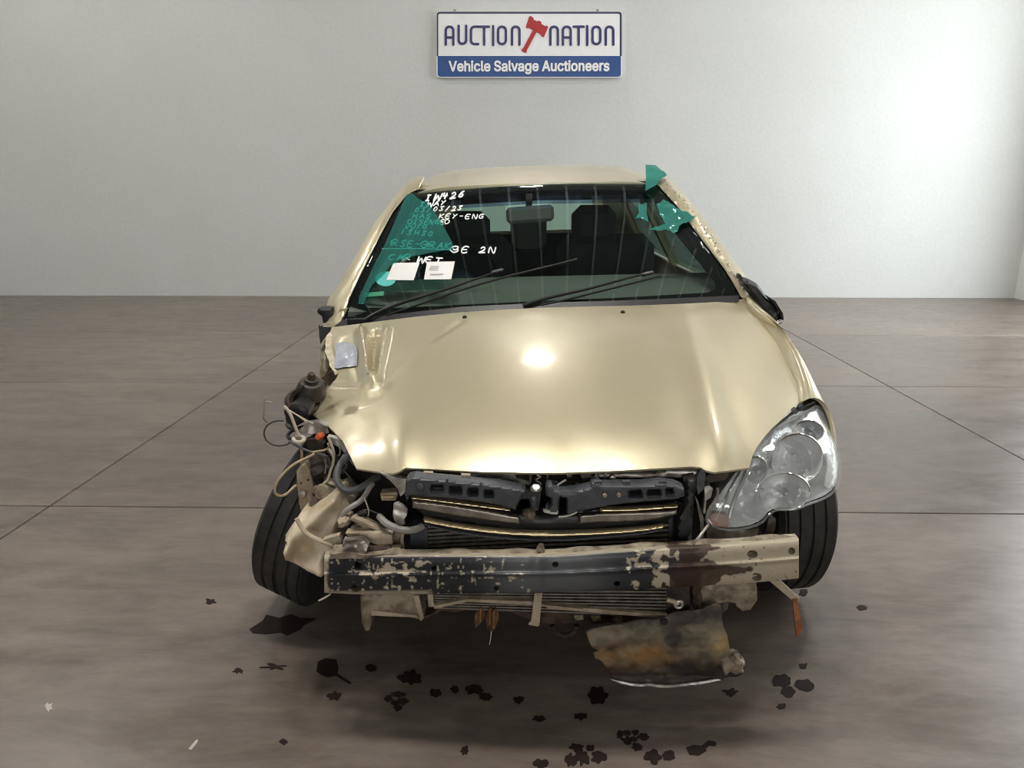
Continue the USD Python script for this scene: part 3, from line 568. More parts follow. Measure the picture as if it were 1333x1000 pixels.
# interior
c3 = float(cx(3.1))
part('floor_pan', cbox((1.5, 3.2, .06), (float(cx(3.9)), 3.95, .24), .02), M_gap); part('firewall', xs_y([(-.72, .25), (-.74, .90), (.74, .90), (.72, .25)], 2.72, .03), M_gap)
da = [[(c3 + u, y + .10 * (u / .7) ** 2 * -.0, z + ROLL * u * .7) for u in np.linspace(-.74, .74, 12)] for y, z in ((2.78, .92), (2.92, .965), (3.08, 1.0), (3.17, .995), (3.22, .95), (3.23, .80), (3.16, .55))]
part('dashboard', grid(da, .02, (0, 0, -1)), M_dash, smooth=40)
def seat(u, hu):
    c = float(cx(3.75)) + u
    b = part('seat', [cbox((.50, .16, .62), (c, 3.80, .83), .06, rot((1, 0, 0), -8)), cbox((.50, .5, .16), (c, 3.52, .50), .05)], M_seat)
    part('headrest', cbox((.23, .10, .20), (float(cx(3.75)) + hu, 3.86, 1.165 + .015 * np.sign(u)), .045), M_seat, b)
    for k in (-.05, .05): part('headrest_post', tube([(float(cx(3.75)) + hu + k, 3.86, 1.05), (float(cx(3.75)) + hu + k, 3.86, 1.12)], .006, smooth=False), M_steel, b)
seat(-.36, -.34); seat(.37, .31)
rs = part('rear_seat', [cbox((1.25, .18, .62), (float(cx(4.6)), 4.72, .72), .06, rot((1, 0, 0), -10)), cbox((1.25, .5, .16), (float(cx(4.6)), 4.45, .48), .05)], M_seat)
for u in (-.42, .42): part('headrest', cbox((.25, .09, .16), (float(cx(4.7)) + u, 4.76, 1.06), .04), M_seat, rs)
part('headrest', cbox((.23, .12, .30), (float(cx(4.7)) + .0, 4.75, 1.06), .05), M_inner, rs, 'grey middle rear headrest')
q = P(690, 279, 3.22); mr = part('interior_mirror', cbox((.205, .03, .070), q, .014, rot((0, 1, 0), -4) @ rot((0, 0, 1), 0)), M_inner)
part('mirror_stem', tube([q + [-.005, .01, .02], q + [-.005, .02, .085]], .014, smooth=False), M_dinner, mr)
sc = np.array([float(cx(3.3)) - .36, 3.33, .96]); a = np.linspace(0, 2 * math.pi, 25); B = basis((0, -.55, .6))
sw = part('steering_wheel', tube([sc + .18 * (math.cos(t) * B[:, 0] + math.sin(t) * B[:, 1]) for t in a], .014, smooth=False), M_black)
part('wheel_hub', lathe([(0, .02), (.05, .015), (.075, -.01), (0, -.04)], sc, B[:, 2]), M_dinner, sw)
for t in (0, 2.4, 3.9): part('wheel_spoke', tube([sc, sc + .175 * (math.cos(t) * B[:, 0] + math.sin(t) * B[:, 1])], .012, smooth=False), M_dinner, sw)

# wipers
def wiper(arm, blade, lab):
    w = part('wiper', tube(off(.018)(*np.array(arm, float).T), list(np.linspace(.0075, .0035, (len(arm) - 1) * 4 + 1)), n=4, smooth=True), M_black, label=lab)
    part('wiper_blade', tube(off(.008)(*np.array(blade, float).T), .0042, n=5), M_black, w)
    q = off(.018)(np.array([arm[-1][0]], float), np.array([arm[-1][1]], float))[0]; part('wiper_clip', cbox((.05, .016, .014), q, .005, rot((0, 1, 0), -14)), M_black, w)
wiper([(478, 421), (500, 409), (560, 389), (620, 369), (648, 359)], [(504, 413), (560, 394), (640, 368), (700, 353), (751, 340)], 'wiper on the left')
wiper([(681, 404), (704, 396), (760, 383), (805, 371), (842, 362)], [(704, 400), (760, 387), (820, 372), (860, 362)], 'wiper on the right')

# things stuck to and written on the windscreen
def sticker(name, pts, m, lab, d=.004, **k): return part(name, plate(pts, off(d), .0012, sp=6, d=(0, .6, -.8), **k), m, ws, lab, smooth=True)
sticker('sticker', cr('W', [(468, 597), (610, 596), (577, 692), (431, 690)]), M_paper, 'white square label, left one')
st2 = cr('W', [(650, 592), (801, 590), (781, 686), (633, 688)]); sticker('sticker', st2, M_paper, 'white square label, right one')
sticker('print_line', cr('W', [(668, 659), (738, 657), (736, 664), (666, 666)]), M_print, None, .0055)
for k in range(3): sticker('print_line', cr('W', [(668 + k * -3, 618 + k * 9), (716 - k * 3, 617 + k * 9), (715 - k * 3, 620 + k * 9), (667 - k * 3, 621 + k * 9)]), M_print, None, .0055)
sticker('sticker', cr('W', disc(425, 682, 56, 40, 22)), M_teal, 'round teal sticker partly under the left label', .0024)
sticker('sticker', cr('W', [(306, 758), (418, 750), (414, 773), (304, 781)]), M_green, 'small green sticker low in the corner', .0024)
GL = {'A': [[(0, 0), (.45, 1), (.9, 0)], [(.2, .4), (.7, .4)]], 'B': [[(0, 0), (0, 1), (.6, .9), (.55, .55), (0, .5)], [(.55, .52), (.75, .3), (.6, .02), (0, 0)]], 'C': [[(.8, .9), (.4, 1), (.05, .6), (.15, .1), (.5, 0), (.85, .15)]], 'D': [[(0, 0), (0, 1), (.5, .9), (.8, .5), (.5, .1), (0, 0)]],
      'E': [[(.7, 1), (.05, 1), (0, 0), (.7, 0)], [(0, .5), (.55, .5)]], 'G': [[(.8, .9), (.35, 1), (.02, .5), (.3, 0), (.75, .1), (.75, .45), (.45, .45)]], 'H': [[(0, 0), (0, 1)], [(.7, 0), (.7, 1)], [(0, .5), (.7, .5)]], 'I': [[(.2, 0), (.2, 1)], [(0, 1), (.45, 1)], [(0, 0), (.45, 0)]],
      'K': [[(0, 0), (0, 1)], [(.7, 1), (0, .45), (.75, 0)]], 'N': [[(0, 0), (.05, 1), (.65, 0), (.75, 1)]], 'O': [[(.4, 1), (.05, .7), (.1, .15), (.45, 0), (.75, .35), (.7, .8), (.4, 1)]], 'R': [[(0, 0), (0, 1), (.6, .9), (.6, .6), (0, .5), (.75, 0)]], 'S': [[(.75, .9), (.3, 1), (.1, .7), (.6, .4), (.6, .1), (.05, .05)]],
      'T': [[(.4, 0), (.4, 1)], [(0, 1), (.85, 1)]], 'U': [[(0, 1), (.05, .2), (.35, 0), (.65, .2), (.7, 1)]], 'V': [[(0, 1), (.3, 0), (.75, 1)]], 'W': [[(0, 1), (.15, 0), (.45, .7), (.7, 0), (1.0, 1)]], 'Y': [[(0, 1), (.35, .5), (.7, 1)], [(.35, .5), (.15, 0)]],
      '0': [[(.4, 1), (.05, .6), (.2, 0), (.6, .3), (.55, .85), (.4, 1)]], '1': [[(.2, 0), (.3, 1)]], '2': [[(.05, .8), (.4, 1), (.6, .7), (0, 0), (.75, 0)]], '3': [[(.05, .95), (.6, .95), (.25, .55), (.6, .3), (.3, 0), (0, .1)]], '4': [[(.1, 1), (.05, .45), (.7, .5)], [(.55, .9), (.45, 0)]], '6': [[(.6, 1), (.15, .5), (.15, .05), (.6, .1), (.6, .45), (.15, .4)]],
      '/': [[(0, -.1), (.5, 1.1)]], '-': [[(.1, .5), (.6, .5)]], '_': [[(0, 0), (1, 0)]]}
def write(text, a, b, h, pen=5.2):
    """Hand lettering from a to b (crop W pixels), capitals h tall, as strokes on the glass."""
    ln, n = [], len(text); ux, uy = (b[0] - a[0]) / n, (b[1] - a[1]) / n; sl = .38
    rg = np.random.RandomState(len(text) * 7 + int(a[0]))
    for i, ch in enumerate(text):
        if ch == ' ': continue
        w = ux * .78; j = rg.uniform(-.06, .06, 2) * h
        for s in GL[ch]:
            p = curve(s, 4) if len(s) > 3 else np.array(s)
            ln.append(LineString([(a[0] + i * ux + x * w + sl * y * h + j[0], a[1] + i * uy - y * h + x * w * uy / ux + j[1]) for x, y in p]))
    g = unary_union([l.buffer(pen / 2, quad_segs=2) for l in ln])
    return affinity.affine_transform(g, [1 / 4.166, 0, 0, 1 / 4.166, 400, 200])
for text, a, b, h, pen in [('IW426', (643, 258), (862, 234), 30, 8), ('IWAY', (612, 290), (760, 279), 22, 6), ('03/03/23', (583, 318), (848, 308), 22, 5.5), ('HAS KEY-ENG', (572, 350), (965, 354), 21, 5.5), ('DISENGED', (548, 384), (778, 384), 22, 5.5), ('VUYO', (528, 410), (655, 408), 20, 5), ('13H30', (505, 438), (690, 452), 24, 5),
                           ('RSE-BRAK', (462, 500), (785, 520), 30, 5.5), ('BE 2N', (788, 534), (1030, 542), 28, 7.5), ('CAR', (438, 578), (575, 580), 28, 6), ('WET', (598, 588), (738, 596), 26, 8)]:
    for g in polys(write(text, a, b, h, pen)): part('marker_writing', plate(g, off(.0022), .0008, d=(0, .6, -.8)), M_white_ink, ws, smooth=False)
part('marker_writing', plate(affinity.affine_transform(LineString([(408, 518), (600, 517), (775, 524)]).buffer(2), [1 / 4.166, 0, 0, 1 / 4.166, 400, 200]), off(.0022), .0008, d=(0, .6, -.8)), M_white_ink, ws, smooth=False)
def film(pts, m, lab, d=.007, rough=.004, seed=0): part('plastic_film', plate(pts, off(d), .001, sp=3, rough=rough, seed=seed, d=(0, .6, -.8)), m, ws, lab, smooth=True)
film([(529, 256), (536, 253.5), (546, 262), (556, 266), (566, 278), (577, 296), (590, 320), (587, 327), (566, 330.5), (553, 333), (530, 338), (512, 345), (498, 360), (484, 374), (474, 398), (467, 398), (468, 388), (472, 380), (486, 350), (500, 323), (515, 290)], M_film, 'large sheet of teal plastic film over the left of the windscreen', .008, .0025, 2)
film(cr('V', [(546, 88), (600, 92), (655, 140), (640, 155), (622, 158), (604, 192), (545, 222), (548, 150)]), M_film2, 'teal plastic film over the corner of the roof', .028, .008, 3)
film(cr('V', [(508, 275), (555, 268), (552, 310), (562, 366), (540, 355), (498, 342), (515, 318)]), M_film2, 'small teal plastic film patch', .012, .012, 4)
film(cr('V', [(604, 275), (640, 252), (668, 262), (700, 290), (770, 325), (800, 345), (770, 362), (720, 388), (712, 408), (690, 430), (650, 410), (560, 408), (600, 392), (650, 380), (620, 330)]), M_film2, 'crumpled teal plastic film patch by the right pillar', .016, .014, 5)

# ------------------------------------------------------------------ the car: smashed front end
def cplate(nm, c, pts, Y, th, m, parent=None, label=None, **k):
    sm = k.pop('smooth', 35); return part(nm, plate(cr(c, pts), Y, th, **k), m, parent, label, smooth=sm)
def bolt(c, p, Y, r, parent=None, m=None, nm='bolt', ax=(0, -1, .2)):
    a, b = cr(c, [p])[0]; return part(nm, lathe([(0, r * .9), (r * .8, r * .8), (r, r * .3), (r, -r * .5), (0, -r * .5)], P(a, b, Y), ax, 8), m or M_steel, parent)
# bumper beam
BT = PchipInterpolator([418, 422, 560, 700, 800, 870, 930, 1000, 1040], [724, 724, 723, 723, 717.5, 713, 710, 705, 702]); BB = PchipInterpolator([418, 422, 470, 560, 700, 780, 860, 960, 1000, 1040], [772, 772, 774, 773.5, 771.5, 770, 766, 760, 757, 753])
def beam_Y(px, py):
    v = np.clip((py - BT(px)) / (BB(px) - BT(px)), 0, 1)
    return 1.572 + ((px - 731) / 309) ** 2 * .05 - .010 * np.exp(-((v - .5) / .05) ** 2) + .012 * np.abs(2 * v - 1) ** 6 + .006 * np.exp(-((px - 700) / 10) ** 2)
bx = np.linspace(422, 1040, 60)
bp = Polygon(list(zip(bx, BT(bx))) + list(zip(bx[::-1], BB(bx[::-1]))))
BH = [disc(466, 736, 6, 5), disc(463.5, 766, 6.5, 5.5), disc(565, 739.5, 3.6, 3.2), disc(646.5, 766, 3.8, 3.2), disc(723, 735, 4.2, 3.8), disc(803, 760, 4.2, 3.6), disc(979.5, 721.6, 7, 5.2), disc(985, 751.5, 7, 5.4), disc(1030.5, 717.5, 4.8, 4.8)]
bm = plate(bp, beam_Y, .03, sp=1.5, holes=BH)
def beam_tint(v):
    q = pix(v); x, y = q[:, 0], q[:, 1]; h = (y - BT(np.clip(x, 422, 1040))) / 48
    n = lambda sx, sy, s: meshkit.fbm(np.stack([x / sx, y / sy, 0 * x], -1), 4, s)
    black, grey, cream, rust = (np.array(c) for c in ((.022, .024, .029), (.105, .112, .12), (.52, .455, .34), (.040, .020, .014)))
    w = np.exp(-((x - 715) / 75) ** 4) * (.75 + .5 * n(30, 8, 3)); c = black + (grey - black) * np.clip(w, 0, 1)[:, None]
    ch = np.clip((n(8, 4, 1) - .74 + .26 * np.exp(-((x - 512) / 40) ** 4 - ((h - .40) / .22) ** 4) + .03 * np.exp(-((x - 505) / 45) ** 4 - ((h - .70) / .2) ** 4) + .06 * np.exp(-((x - 560) / 70) ** 2) + .1 * np.exp(-((x - 458) / 5) ** 2 - ((h - .2) / .2) ** 2)) / .04, 0, 1) * (x < 690) * (x > 424)
    ch = np.maximum(ch, np.clip((n(3, 9, 9) - .70) / .04, 0, 1) * (x < 660))
    ch = np.maximum(ch, np.clip((428 - x + 10 * (n(6, 6, 5) - .5)) / 3, 0, 1) * .8); ch = np.maximum(ch, np.clip((h - .93) / .05, 0, 1) * (x < 560) * .7); ch = np.maximum(ch, np.clip((.05 - h) / .05, 0, 1) * .9)
    c = c + (cream - c) * ch[:, None]
    k = np.clip((x - 862 + 90 * (n(14, 14, 7) - .5)) / 5, 0, 1) * np.clip((925 - x + 80 * (n(16, 9, 8) - .5) + 55 * np.exp(-((h - .72) / .16) ** 2) + 25 * np.exp(-((h - .08) / .08) ** 2)) / 5, 0, 1)
    right = np.clip((x - 905 + 30 * (n(10, 8, 11) - .5)) / 6, 0, 1); patch = np.clip((n(9, 8, 13) - .62 + .22 * np.exp(-((x - 862) / 14) ** 2)) / .04, 0, 1) * (x > 815) * (x < 885)
    c = c + (cream * .92 - c) * np.maximum(right, patch)[:, None]; c = c + (rust - c) * (np.clip(k, 0, 1) * (.8 + .2 * n(5, 5, 2)) * (1 - patch * (x < 872)))[:, None]
    st = np.clip(1 - abs(h - .62 - .2 * n(20, 20, 4) + .1) / .22, 0, 1) * (x > 895) * np.clip((985 - x) / 40, 0, 1) * np.clip(n(14, 4, 21) * 3 - .9, 0, 1); c = c + (rust - c) * st[:, None]
    sp = np.clip((n(4, 4, 31) - .74) / .04, 0, 1) * (x > 900); c = c + (rust * 1.5 - c) * sp[:, None]
    return np.clip(c, .004, 1)
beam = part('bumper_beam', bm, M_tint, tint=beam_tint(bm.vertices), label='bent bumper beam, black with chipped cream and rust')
lp = list(zip(bx, BT(bx) + .5)); lip_top = lambda x: BT(x) - 7.5 + 1.5 * np.sin(x / 37) - 3 * np.exp(-((x - 880) / 40) ** 2)
a = P(bx, BT(bx), beam_Y(bx, BT(bx)) + .004); q = a + np.array([0, .022, .004]) + np.outer(.004 * np.sin(bx / 13), [0, 0, 1.0])
part('top_flange', grid([a, (a + q) / 2 + [0, 0, .002], q], .003, (0, 0, -1)), M_beige2, beam, 'dusty bent flange')
part('bumper_beam_bracket', plate([(1002, 757), (1016, 756), (1041, 779), (1041, 784), (1033, 783)], 1.64, .006), M_beige); cplate('rusty_strap', 'G', [(1196, 292), (1220, 290), (1241, 432), (1232, 448), (1214, 468), (1206, 400)], 1.635, .006, M_orange, None, 'orange rusted strap hanging below the beam', sp=4, rough=.006)

# cooling pack behind the beam
def core(x0, x1, yt, yb, Y, n, nm):
    """Rows of flat tubes between two px columns; yt/yb: left and right rows of the top and bottom edge."""
    c = part(nm, plate([(x0, yt[0]), (x1, yt[1]), (x1, yb[1]), (x0, yb[0])], Y + .014, .02), M_core)
    for k in range(n):
        t = (k + .5) / n; yl, yr = yt[0] + (yb[0] - yt[0]) * t, yt[1] + (yb[1] - yt[1]) * t; w = (yb[1] - yt[1]) / n * .23
        part('cooling_tube', plate([(x0 + 1, yl - w), (x1 - 1, yr - w), (x1 - 1, yr + w), (x0 + 1, yl + w)], Y, .016), M_fin, c)
    return c
up_ = core(555, 872, (684, 662), (724, 712), 1.70, 8, 'radiator')
lo_ = core(565, 868, (765, 764), (793, 804), 1.655, 9, 'condenser')
part('radiator_tank', plate([(533, 690), (556, 688), (557, 723), (534, 723)], 1.685, .05, puff=.008, pw=4), M_dgrey, up_); part('radiator_tank', plate([(871, 668), (884, 666), (884, 716), (872, 716)], 1.69, .05, puff=.006, pw=4), M_dgrey, up_)
part('condenser_rail', plate(cr('G', [(40, 314), (610, 366), (612, 378), (560, 376), (44, 334)]), 1.645, .02), M_beige, lo_); part('condenser_rail', plate(cr('F', [(568, 348), (740, 314), (1062, 326), (1100, 340), (1330, 365), (1330, 378), (1062, 344), (740, 328), (570, 364)]), 1.64, .02), M_beige, lo_)
part('condenser_end', plate(cr('G', [(600, 235), (716, 215), (716, 352), (640, 370), (606, 372)]), 1.65, .04, puff=.008, pw=4), M_darkmetal, lo_)
part('condenser_rail', plate(cr('F', [(536, 292), (562, 290), (568, 354), (540, 354)]), 1.64, .03), M_beige, lo_)
for k, (x, y) in enumerate([(745, 222), (742, 248), (748, 272), (744, 296), (748, 318)]):
    a, b = cr('G', [(x, y)])[0]; part('spring_coil', lathe([(0, .012), (.012, .010), (.017, 0), (.012, -.010), (0, -.012)], P(a, b, 1.66), (1, 0, .2), 12), M_rust)
part('tow_lug', tube([*P(*np.array([(868, 781), (876, 783), (883, 786)], float).T, np.array([1.60, 1.60, 1.60]))], .006), M_beige); lug = P(883.5, 787, 1.60); part('tow_eye', tube([lug + .009 * np.array([math.cos(t), 0, math.sin(t)]) for t in np.linspace(0, 6.283, 13)], .004, smooth=False), M_alu)

# grille and its bracket
gr = part('grille', plate([(534, 646), (560, 650), (640, 660), (668, 665), (700, 670), (760, 668), (800, 663), (882, 655), (889, 658), (882, 668), (868, 684), (830, 691), (780, 697), (720, 699), (660, 697), (610, 690), (556, 680), (540, 664)], 1.672, .03, puff=.012, pw=6, sp=6), M_black, label='broken black grille with golden strips')
cv = lambda pts: [tuple(q) for q in curve(pts, 6)]
def strip(pts, w, m, lab, Y, th=.012, nm='grille_strip'):
    q = np.array(cv(pts)); w = np.interp(np.linspace(0, 1, len(q)), np.linspace(0, 1, len(np.atleast_1d(w))), np.atleast_1d(w)); part(nm, plate(list(zip(q[:, 0], q[:, 1] - w)) + list(zip(q[::-1, 0], q[::-1, 1] + w[::-1])), Y, th, sp=1.6, puff=.005, pw=2.0), m, gr, lab, smooth=50)
strip(cr('C', [(205, 350), (420, 372), (700, 408), (965, 443)]), [1.2, 1.8, 1.2], M_gold, 'thin golden strip', 1.640)
strip(cr('C', [(215, 395), (420, 425), (700, 468), (1040, 520)]), [5.5, 7, 6.5, 5], M_smoke, 'smoked chrome bar on the left', 1.646)
strip(cr('D', [(300, 482), (560, 468), (800, 458), (1010, 432)]), [6, 6.5, 6, 3.5], M_smoke, 'smoked chrome bar on the right', 1.646)
strip(cr('C', [(300, 522), (600, 578), (900, 614), (1290, 630)]) + cr('D', [(250, 592), (480, 582), (700, 566), (915, 538)]), [2.2, 2.6, 2.8, 2.8, 2.6, 2.2, 1.6], M_gold, 'long golden lower strip', 1.630)
strip(cr('C', [(310, 552), (600, 618), (900, 655), (1290, 672)]) + cr('D', [(250, 632), (480, 612), (700, 592), (890, 562)]), [1.2, 2.5, 2, 2.2, 1.5], M_dgrey, 'grey lower lip', 1.640)
strip(cr('D', [(455, 418), (640, 416), (820, 406), (1015, 394)]), [1.8, 2.2, 1.8, 1.0], M_gold, 'short golden strip on the right', 1.640)
strip(cr('D', [(290, 432), (400, 425), (470, 417)]), [1.0, 1.2, .8], M_dgrey, None, 1.642)
bl = Polygon(cr('C', [(165, 215), (180, 198), (230, 188), (320, 200), (480, 212), (560, 222), (740, 240), (860, 250), (930, 262), (1055, 285), (1080, 300), (1050, 350), (1020, 400), (1005, 440), (960, 425), (880, 400), (700, 374), (500, 350), (320, 330), (230, 320), (190, 330), (175, 370), (160, 330)])).buffer(.5)
bs = [rrect(*cr('C', [(a, b)])[0], *cr('C', [(c, d)])[0], 1.6) for a, b, c, d in ((358, 250, 447, 298), (502, 260, 590, 312), (643, 276, 713, 330), (767, 290, 831, 343))]
gb = part('grille_bracket', plate(bl, 1.625, .035, sp=2.5, holes=bs, puff=.006, pw=2.5), M_dgrey, label='dark slotted grille bracket, left half')
part('bracket_back', plate(bl.buffer(-2), 1.665, .006), M_gap, gb); part('bracket_boss', lathe([(0, .004), (.008, .003), (.010, 0), (.010, -.004)], P(*cr('C', [(275, 262)])[0], 1.622), (0, -1, .1), 14), M_dgrey, gb)
for x, y in ((480, 212), (740, 240)): part('bracket_tab', plate(cr('C', [(x - 12, y + 20), (x - 6, y - 12), (x + 8, y - 12), (x + 12, y + 20)]), 1.620, .01), M_dgrey, gb)
br_ = Polygon(cr('D', [(60, 262), (75, 240), (100, 238), (118, 268), (160, 280), (270, 278), (330, 266), (385, 252), (395, 232), (450, 226), (460, 240), (560, 240), (600, 238), (750, 240), (900, 224), (1000, 238), (1060, 262), (1062, 318), (1000, 338), (780, 356), (640, 368), (500, 386), (405, 405), (330, 420), (285, 425), (262, 448), (225, 452), (208, 440), (210, 330), (160, 320), (150, 440), (100, 438), (60, 420), (95, 390), (100, 330), (60, 315)])).buffer(.4)
rs_ = [rrect(*cr('D', [(a, b)])[0], *cr('D', [(c, d)])[0], 1.4) for a, b, c, d in ((665, 276, 750, 320), (798, 270, 888, 316), (932, 264, 978, 306))]
g2 = part('grille_bracket', plate(br_, 1.625, .035, sp=2.5, holes=rs_, puff=.006, pw=2.5, rough=.001), M_dgrey, label='dark slotted grille bracket, right half with the latch bracket')
part('bracket_back', plate(br_.buffer(-2), 1.665, .006), M_gap, g2)
for x, y in ((485, 306), (585, 304)): bolt('D', (x, y), 1.618, .006, g2, M_beige2)
for x in (430, 640, 900): part('bracket_tab', plate(cr('D', [(x - 25, 250), (x - 22, 208), (x + 30, 204), (x + 34, 246)]), 1.632, .012), M_dgrey, g2)
cplate('latch_block', 'C', [(1050, 310), (1200, 300), (1200, 330), (1180, 440), (1130, 445), (1110, 350), (1040, 350)], 1.640, .04, M_black); cplate('latch_plate', 'C', [(1215, 435), (1225, 455), (1290, 470), (1330, 470), (1330, 440), (1290, 440)], 1.625, .01, M_alu)
cplate('latch_lug', 'C', [(1125, 345), (1165, 345), (1180, 410), (1170, 440), (1140, 440), (1120, 400)], 1.63, .02, M_dgrey, puff=.006, pw=3, sp=3); cplate('latch_boss', 'C', [(1060, 470), (1120, 450), (1160, 480), (1150, 515), (1090, 515)], 1.635, .02, M_beige2, puff=.008, pw=4, sp=3)
part('latch_bolt', lathe([(0, .008), (.009, .008), (.014, .003), (.014, -.005), (0, -.005)], P(*cr('C', [(1163, 272)])[0], 1.66), (0, -.6, 1), 12), M_alu)
for a, b in (((1120, 240), (1122, 160)), ((1250, 250), (1252, 165))): ctube_ = part('latch_rod', ctube('C', [a, b], 1.70, .0028, smooth=False), M_steel)
part('latch_spring', ctube('C', [(1150, 250), (1190, 225), (1160, 205), (1195, 185), (1170, 170)], 1.70, .0022), M_alu); part('latch_lever', ctube('D', [(130, 245), (170, 215), (205, 195)], 1.66, .003), M_alu)
part('hood_prop', ctube('D', [(285, 425), (205, 455), (150, 460)], 1.625, .003), M_alu)

# upper crossmember, lock carrier and bits below the hood lip
cplate('crossmember', 'D', [(310, 170), (360, 150), (420, 140), (560, 138), (800, 122), (1000, 110), (1165, 104), (1195, 118), (1200, 150), (1140, 182), (1050, 192), (900, 196), (700, 206), (560, 214), (470, 208), (400, 212), (330, 212)], 1.70, .06, M_steel, None, 'grey metal crossmember under the hood lip', sp=5, rough=.006, puff=.01, pw=4)
for x, y in ((400, 152), (842, 128)):
    a, b = cr('D', [(x, y)])[0]; part('hole_plug', lathe([(0, .003), (.006, .002), (.006, -.004), (0, -.004)], P(a, b, 1.694), (0, -1, 0), 10), M_gap)
cplate('crossmember_rib', 'D', [(470, 205), (485, 140), (505, 138), (495, 208)], 1.692, .01, M_alu); bolt('D', (540, 180), 1.69, .009)
cplate('crossmember', 'C', [(440, 192), (560, 172), (700, 160), (880, 152), (1000, 160), (1010, 190), (1110, 215), (1120, 240), (960, 232), (740, 226), (560, 205)], 1.72, .05, M_alu, None, 'thin bright crossmember on the left', sp=5, rough=.004)
cplate('lock_carrier', 'C', [(120, 120), (200, 112), (480, 140), (620, 165), (440, 196), (330, 190), (200, 176), (140, 160)], 1.74, .05, M_rust, sp=4, rough=.01)
for x0, y0, x1, y1 in ((300, 148, 372, 184), (588, 166, 660, 198), (826, 206, 892, 222)): cplate('clip_tab', 'C', [(x0, y0), (x1, y0 + 4), (x1, y1), (x0, y1 - 2)], 1.66, .012, M_beige)
cplate('engine_cover', 'D', [(-1100, 60), (-600, 150), (0, 150), (310, 150), (320, 290), (-100, 300), (-600, 240), (-1000, 180)], 1.86, .3, M_darkmetal, None, None, sp=10, rough=.03)
for k in range(9):
    r_ = np.random.RandomState(40 + k); x = 120 + r_.rand() * 230; y = 165 + r_.rand() * 80; part('loose_bracket', ctube('D', [(x, y), (x + r_.uniform(-50, 50), y + r_.uniform(-20, 30)), (x + r_.uniform(-60, 60), y + r_.uniform(-30, 30))], 1.76 + r_.rand() * .06, .004), (M_alu, M_rust, M_beige2)[k % 3])
# dark duct on the right of the grille
cplate('air_duct', 'D', [(1062, 200), (1148, 182), (1156, 240), (1140, 330), (1130, 480), (1120, 655), (1000, 655), (1000, 500), (1050, 390), (1062, 320)], 1.66, .07, M_black, None, 'black duct beside the grille', sp=5, puff=.012, pw=5, rough=.003)
cplate('duct_stay', 'D', [(1150, 180), (1185, 120), (1215, 150), (1200, 260), (1160, 300), (1148, 250)], 1.68, .02, M_dgrey, sp=4, rough=.004); cplate('side_stay', 'K', [(205, 380), (240, 440), (300, 620), (305, 890), (270, 890), (262, 660), (225, 470)], 1.70, .02, M_steel, sp=4, rough=.003)
cplate('side_bracket', 'K', [(310, 280), (360, 270), (400, 300), (380, 400), (330, 430), (320, 580), (295, 570), (310, 400)], 1.69, .02, M_alu, sp=3, rough=.006)
part('stay_wire', ctube('K', [(450, 300), (420, 430), (350, 540), (335, 640), (350, 690)], 1.66, .0032), M_steel); part('stay_wire', ctube('K', [(350, 690), (270, 800), (180, 905)], [1.66, 1.64, 1.61], .004), M_steel)
cplate('lamp_mount', 'K', [(345, 150), (480, 140), (590, 110), (560, 180), (520, 215), (410, 230), (340, 260), (310, 210)], 1.72, .03, M_darkmetal, sp=4, rough=.006); cplate('lamp_mount', 'K', [(340, 700), (400, 730), (660, 760), (900, 740), (880, 860), (640, 880), (440, 890), (330, 880)], 1.72, .05, M_steel, None, None, sp=5, rough=.008)
cplate('mount_foot', 'E', [(300, 505), (325, 520), (320, 555), (305, 600), (280, 590), (290, 540)], 1.70, .05, M_darkmetal, sp=3, rough=.01)
cplate('wing_bolt_strip', 'E', [(275, 195), (330, 150), (400, 104), (474, 70), (478, 80), (388, 130), (294, 200), (264, 238)], 2.06, .01, M_gap, None, 'dark gap with clips between hood and headlamp')
for k, (x, y) in enumerate(((310, 180), (345, 150), (400, 108), (425, 92))): cplate('trim_clip', 'E', [(x - 12, y - 2), (x + 2, y - 14), (x + 12, y - 4), (x - 2, y + 10)], 2.0, .02, M_dgrey)

# headlamp on the right
LENS = cr('E', [(66, 520), (76, 490), (100, 445), (130, 402), (152, 372), (172, 345), (200, 332), (228, 300), (242, 272), (262, 238), (292, 198), (335, 165), (385, 138), (440, 106), (482, 86), (498, 92), (512, 116), (530, 152), (548, 200), (562, 250), (570, 310), (571, 350), (564, 385), (545, 415), (515, 437), (470, 456), (430, 470), (400, 482), (360, 482), (320, 488), (300, 500), (284, 522), (262, 538), (225, 552), (180, 560), (130, 560), (92, 550), (72, 536)])
S_lens = S_fit([(921, 678, 1.66), (945, 690, 1.655), (985, 683, 1.68), (1005, 668, 1.70), (958, 615, 1.72), (985, 570, 1.86), (1032, 536, 2.02), (1066, 529, 2.10), (1078, 545, 2.12), (1091, 590, 2.05), (1093, 625, 1.98), (1075, 648, 1.90), (1040, 662, 1.78), (1030, 600, 1.80), (985, 630, 1.71), (1060, 570, 1.96)])
lp = part('headlamp', plate(LENS, lambda a, b: S_lens(a, b) + [0, .002, 0], .004, sp=5, puff=.02, pw=4), M_lens, label='clear headlamp under the right corner of the hood', smooth=45)
LC = np.array(Polygon(LENS).centroid.coords[0])
def bowl():
    rows = []; L = np.array(Polygon(LENS).buffer(-1.0).exterior.coords)[:-1]
    for s, dep in ((1.0, .012), (.985, .05), (.95, .09), (.86, .11), (.6, .12), (.3, .12), (.02, .12)):
        q = LC + (L - LC) * s; rows.append(S_lens(q[:, 0], q[:, 1]) + np.array([0, dep, 0]))
    r = np.array(rows); r = np.concatenate([r, r[:, :1]], 1); return grid(r, .006, (0, 1, -.1))
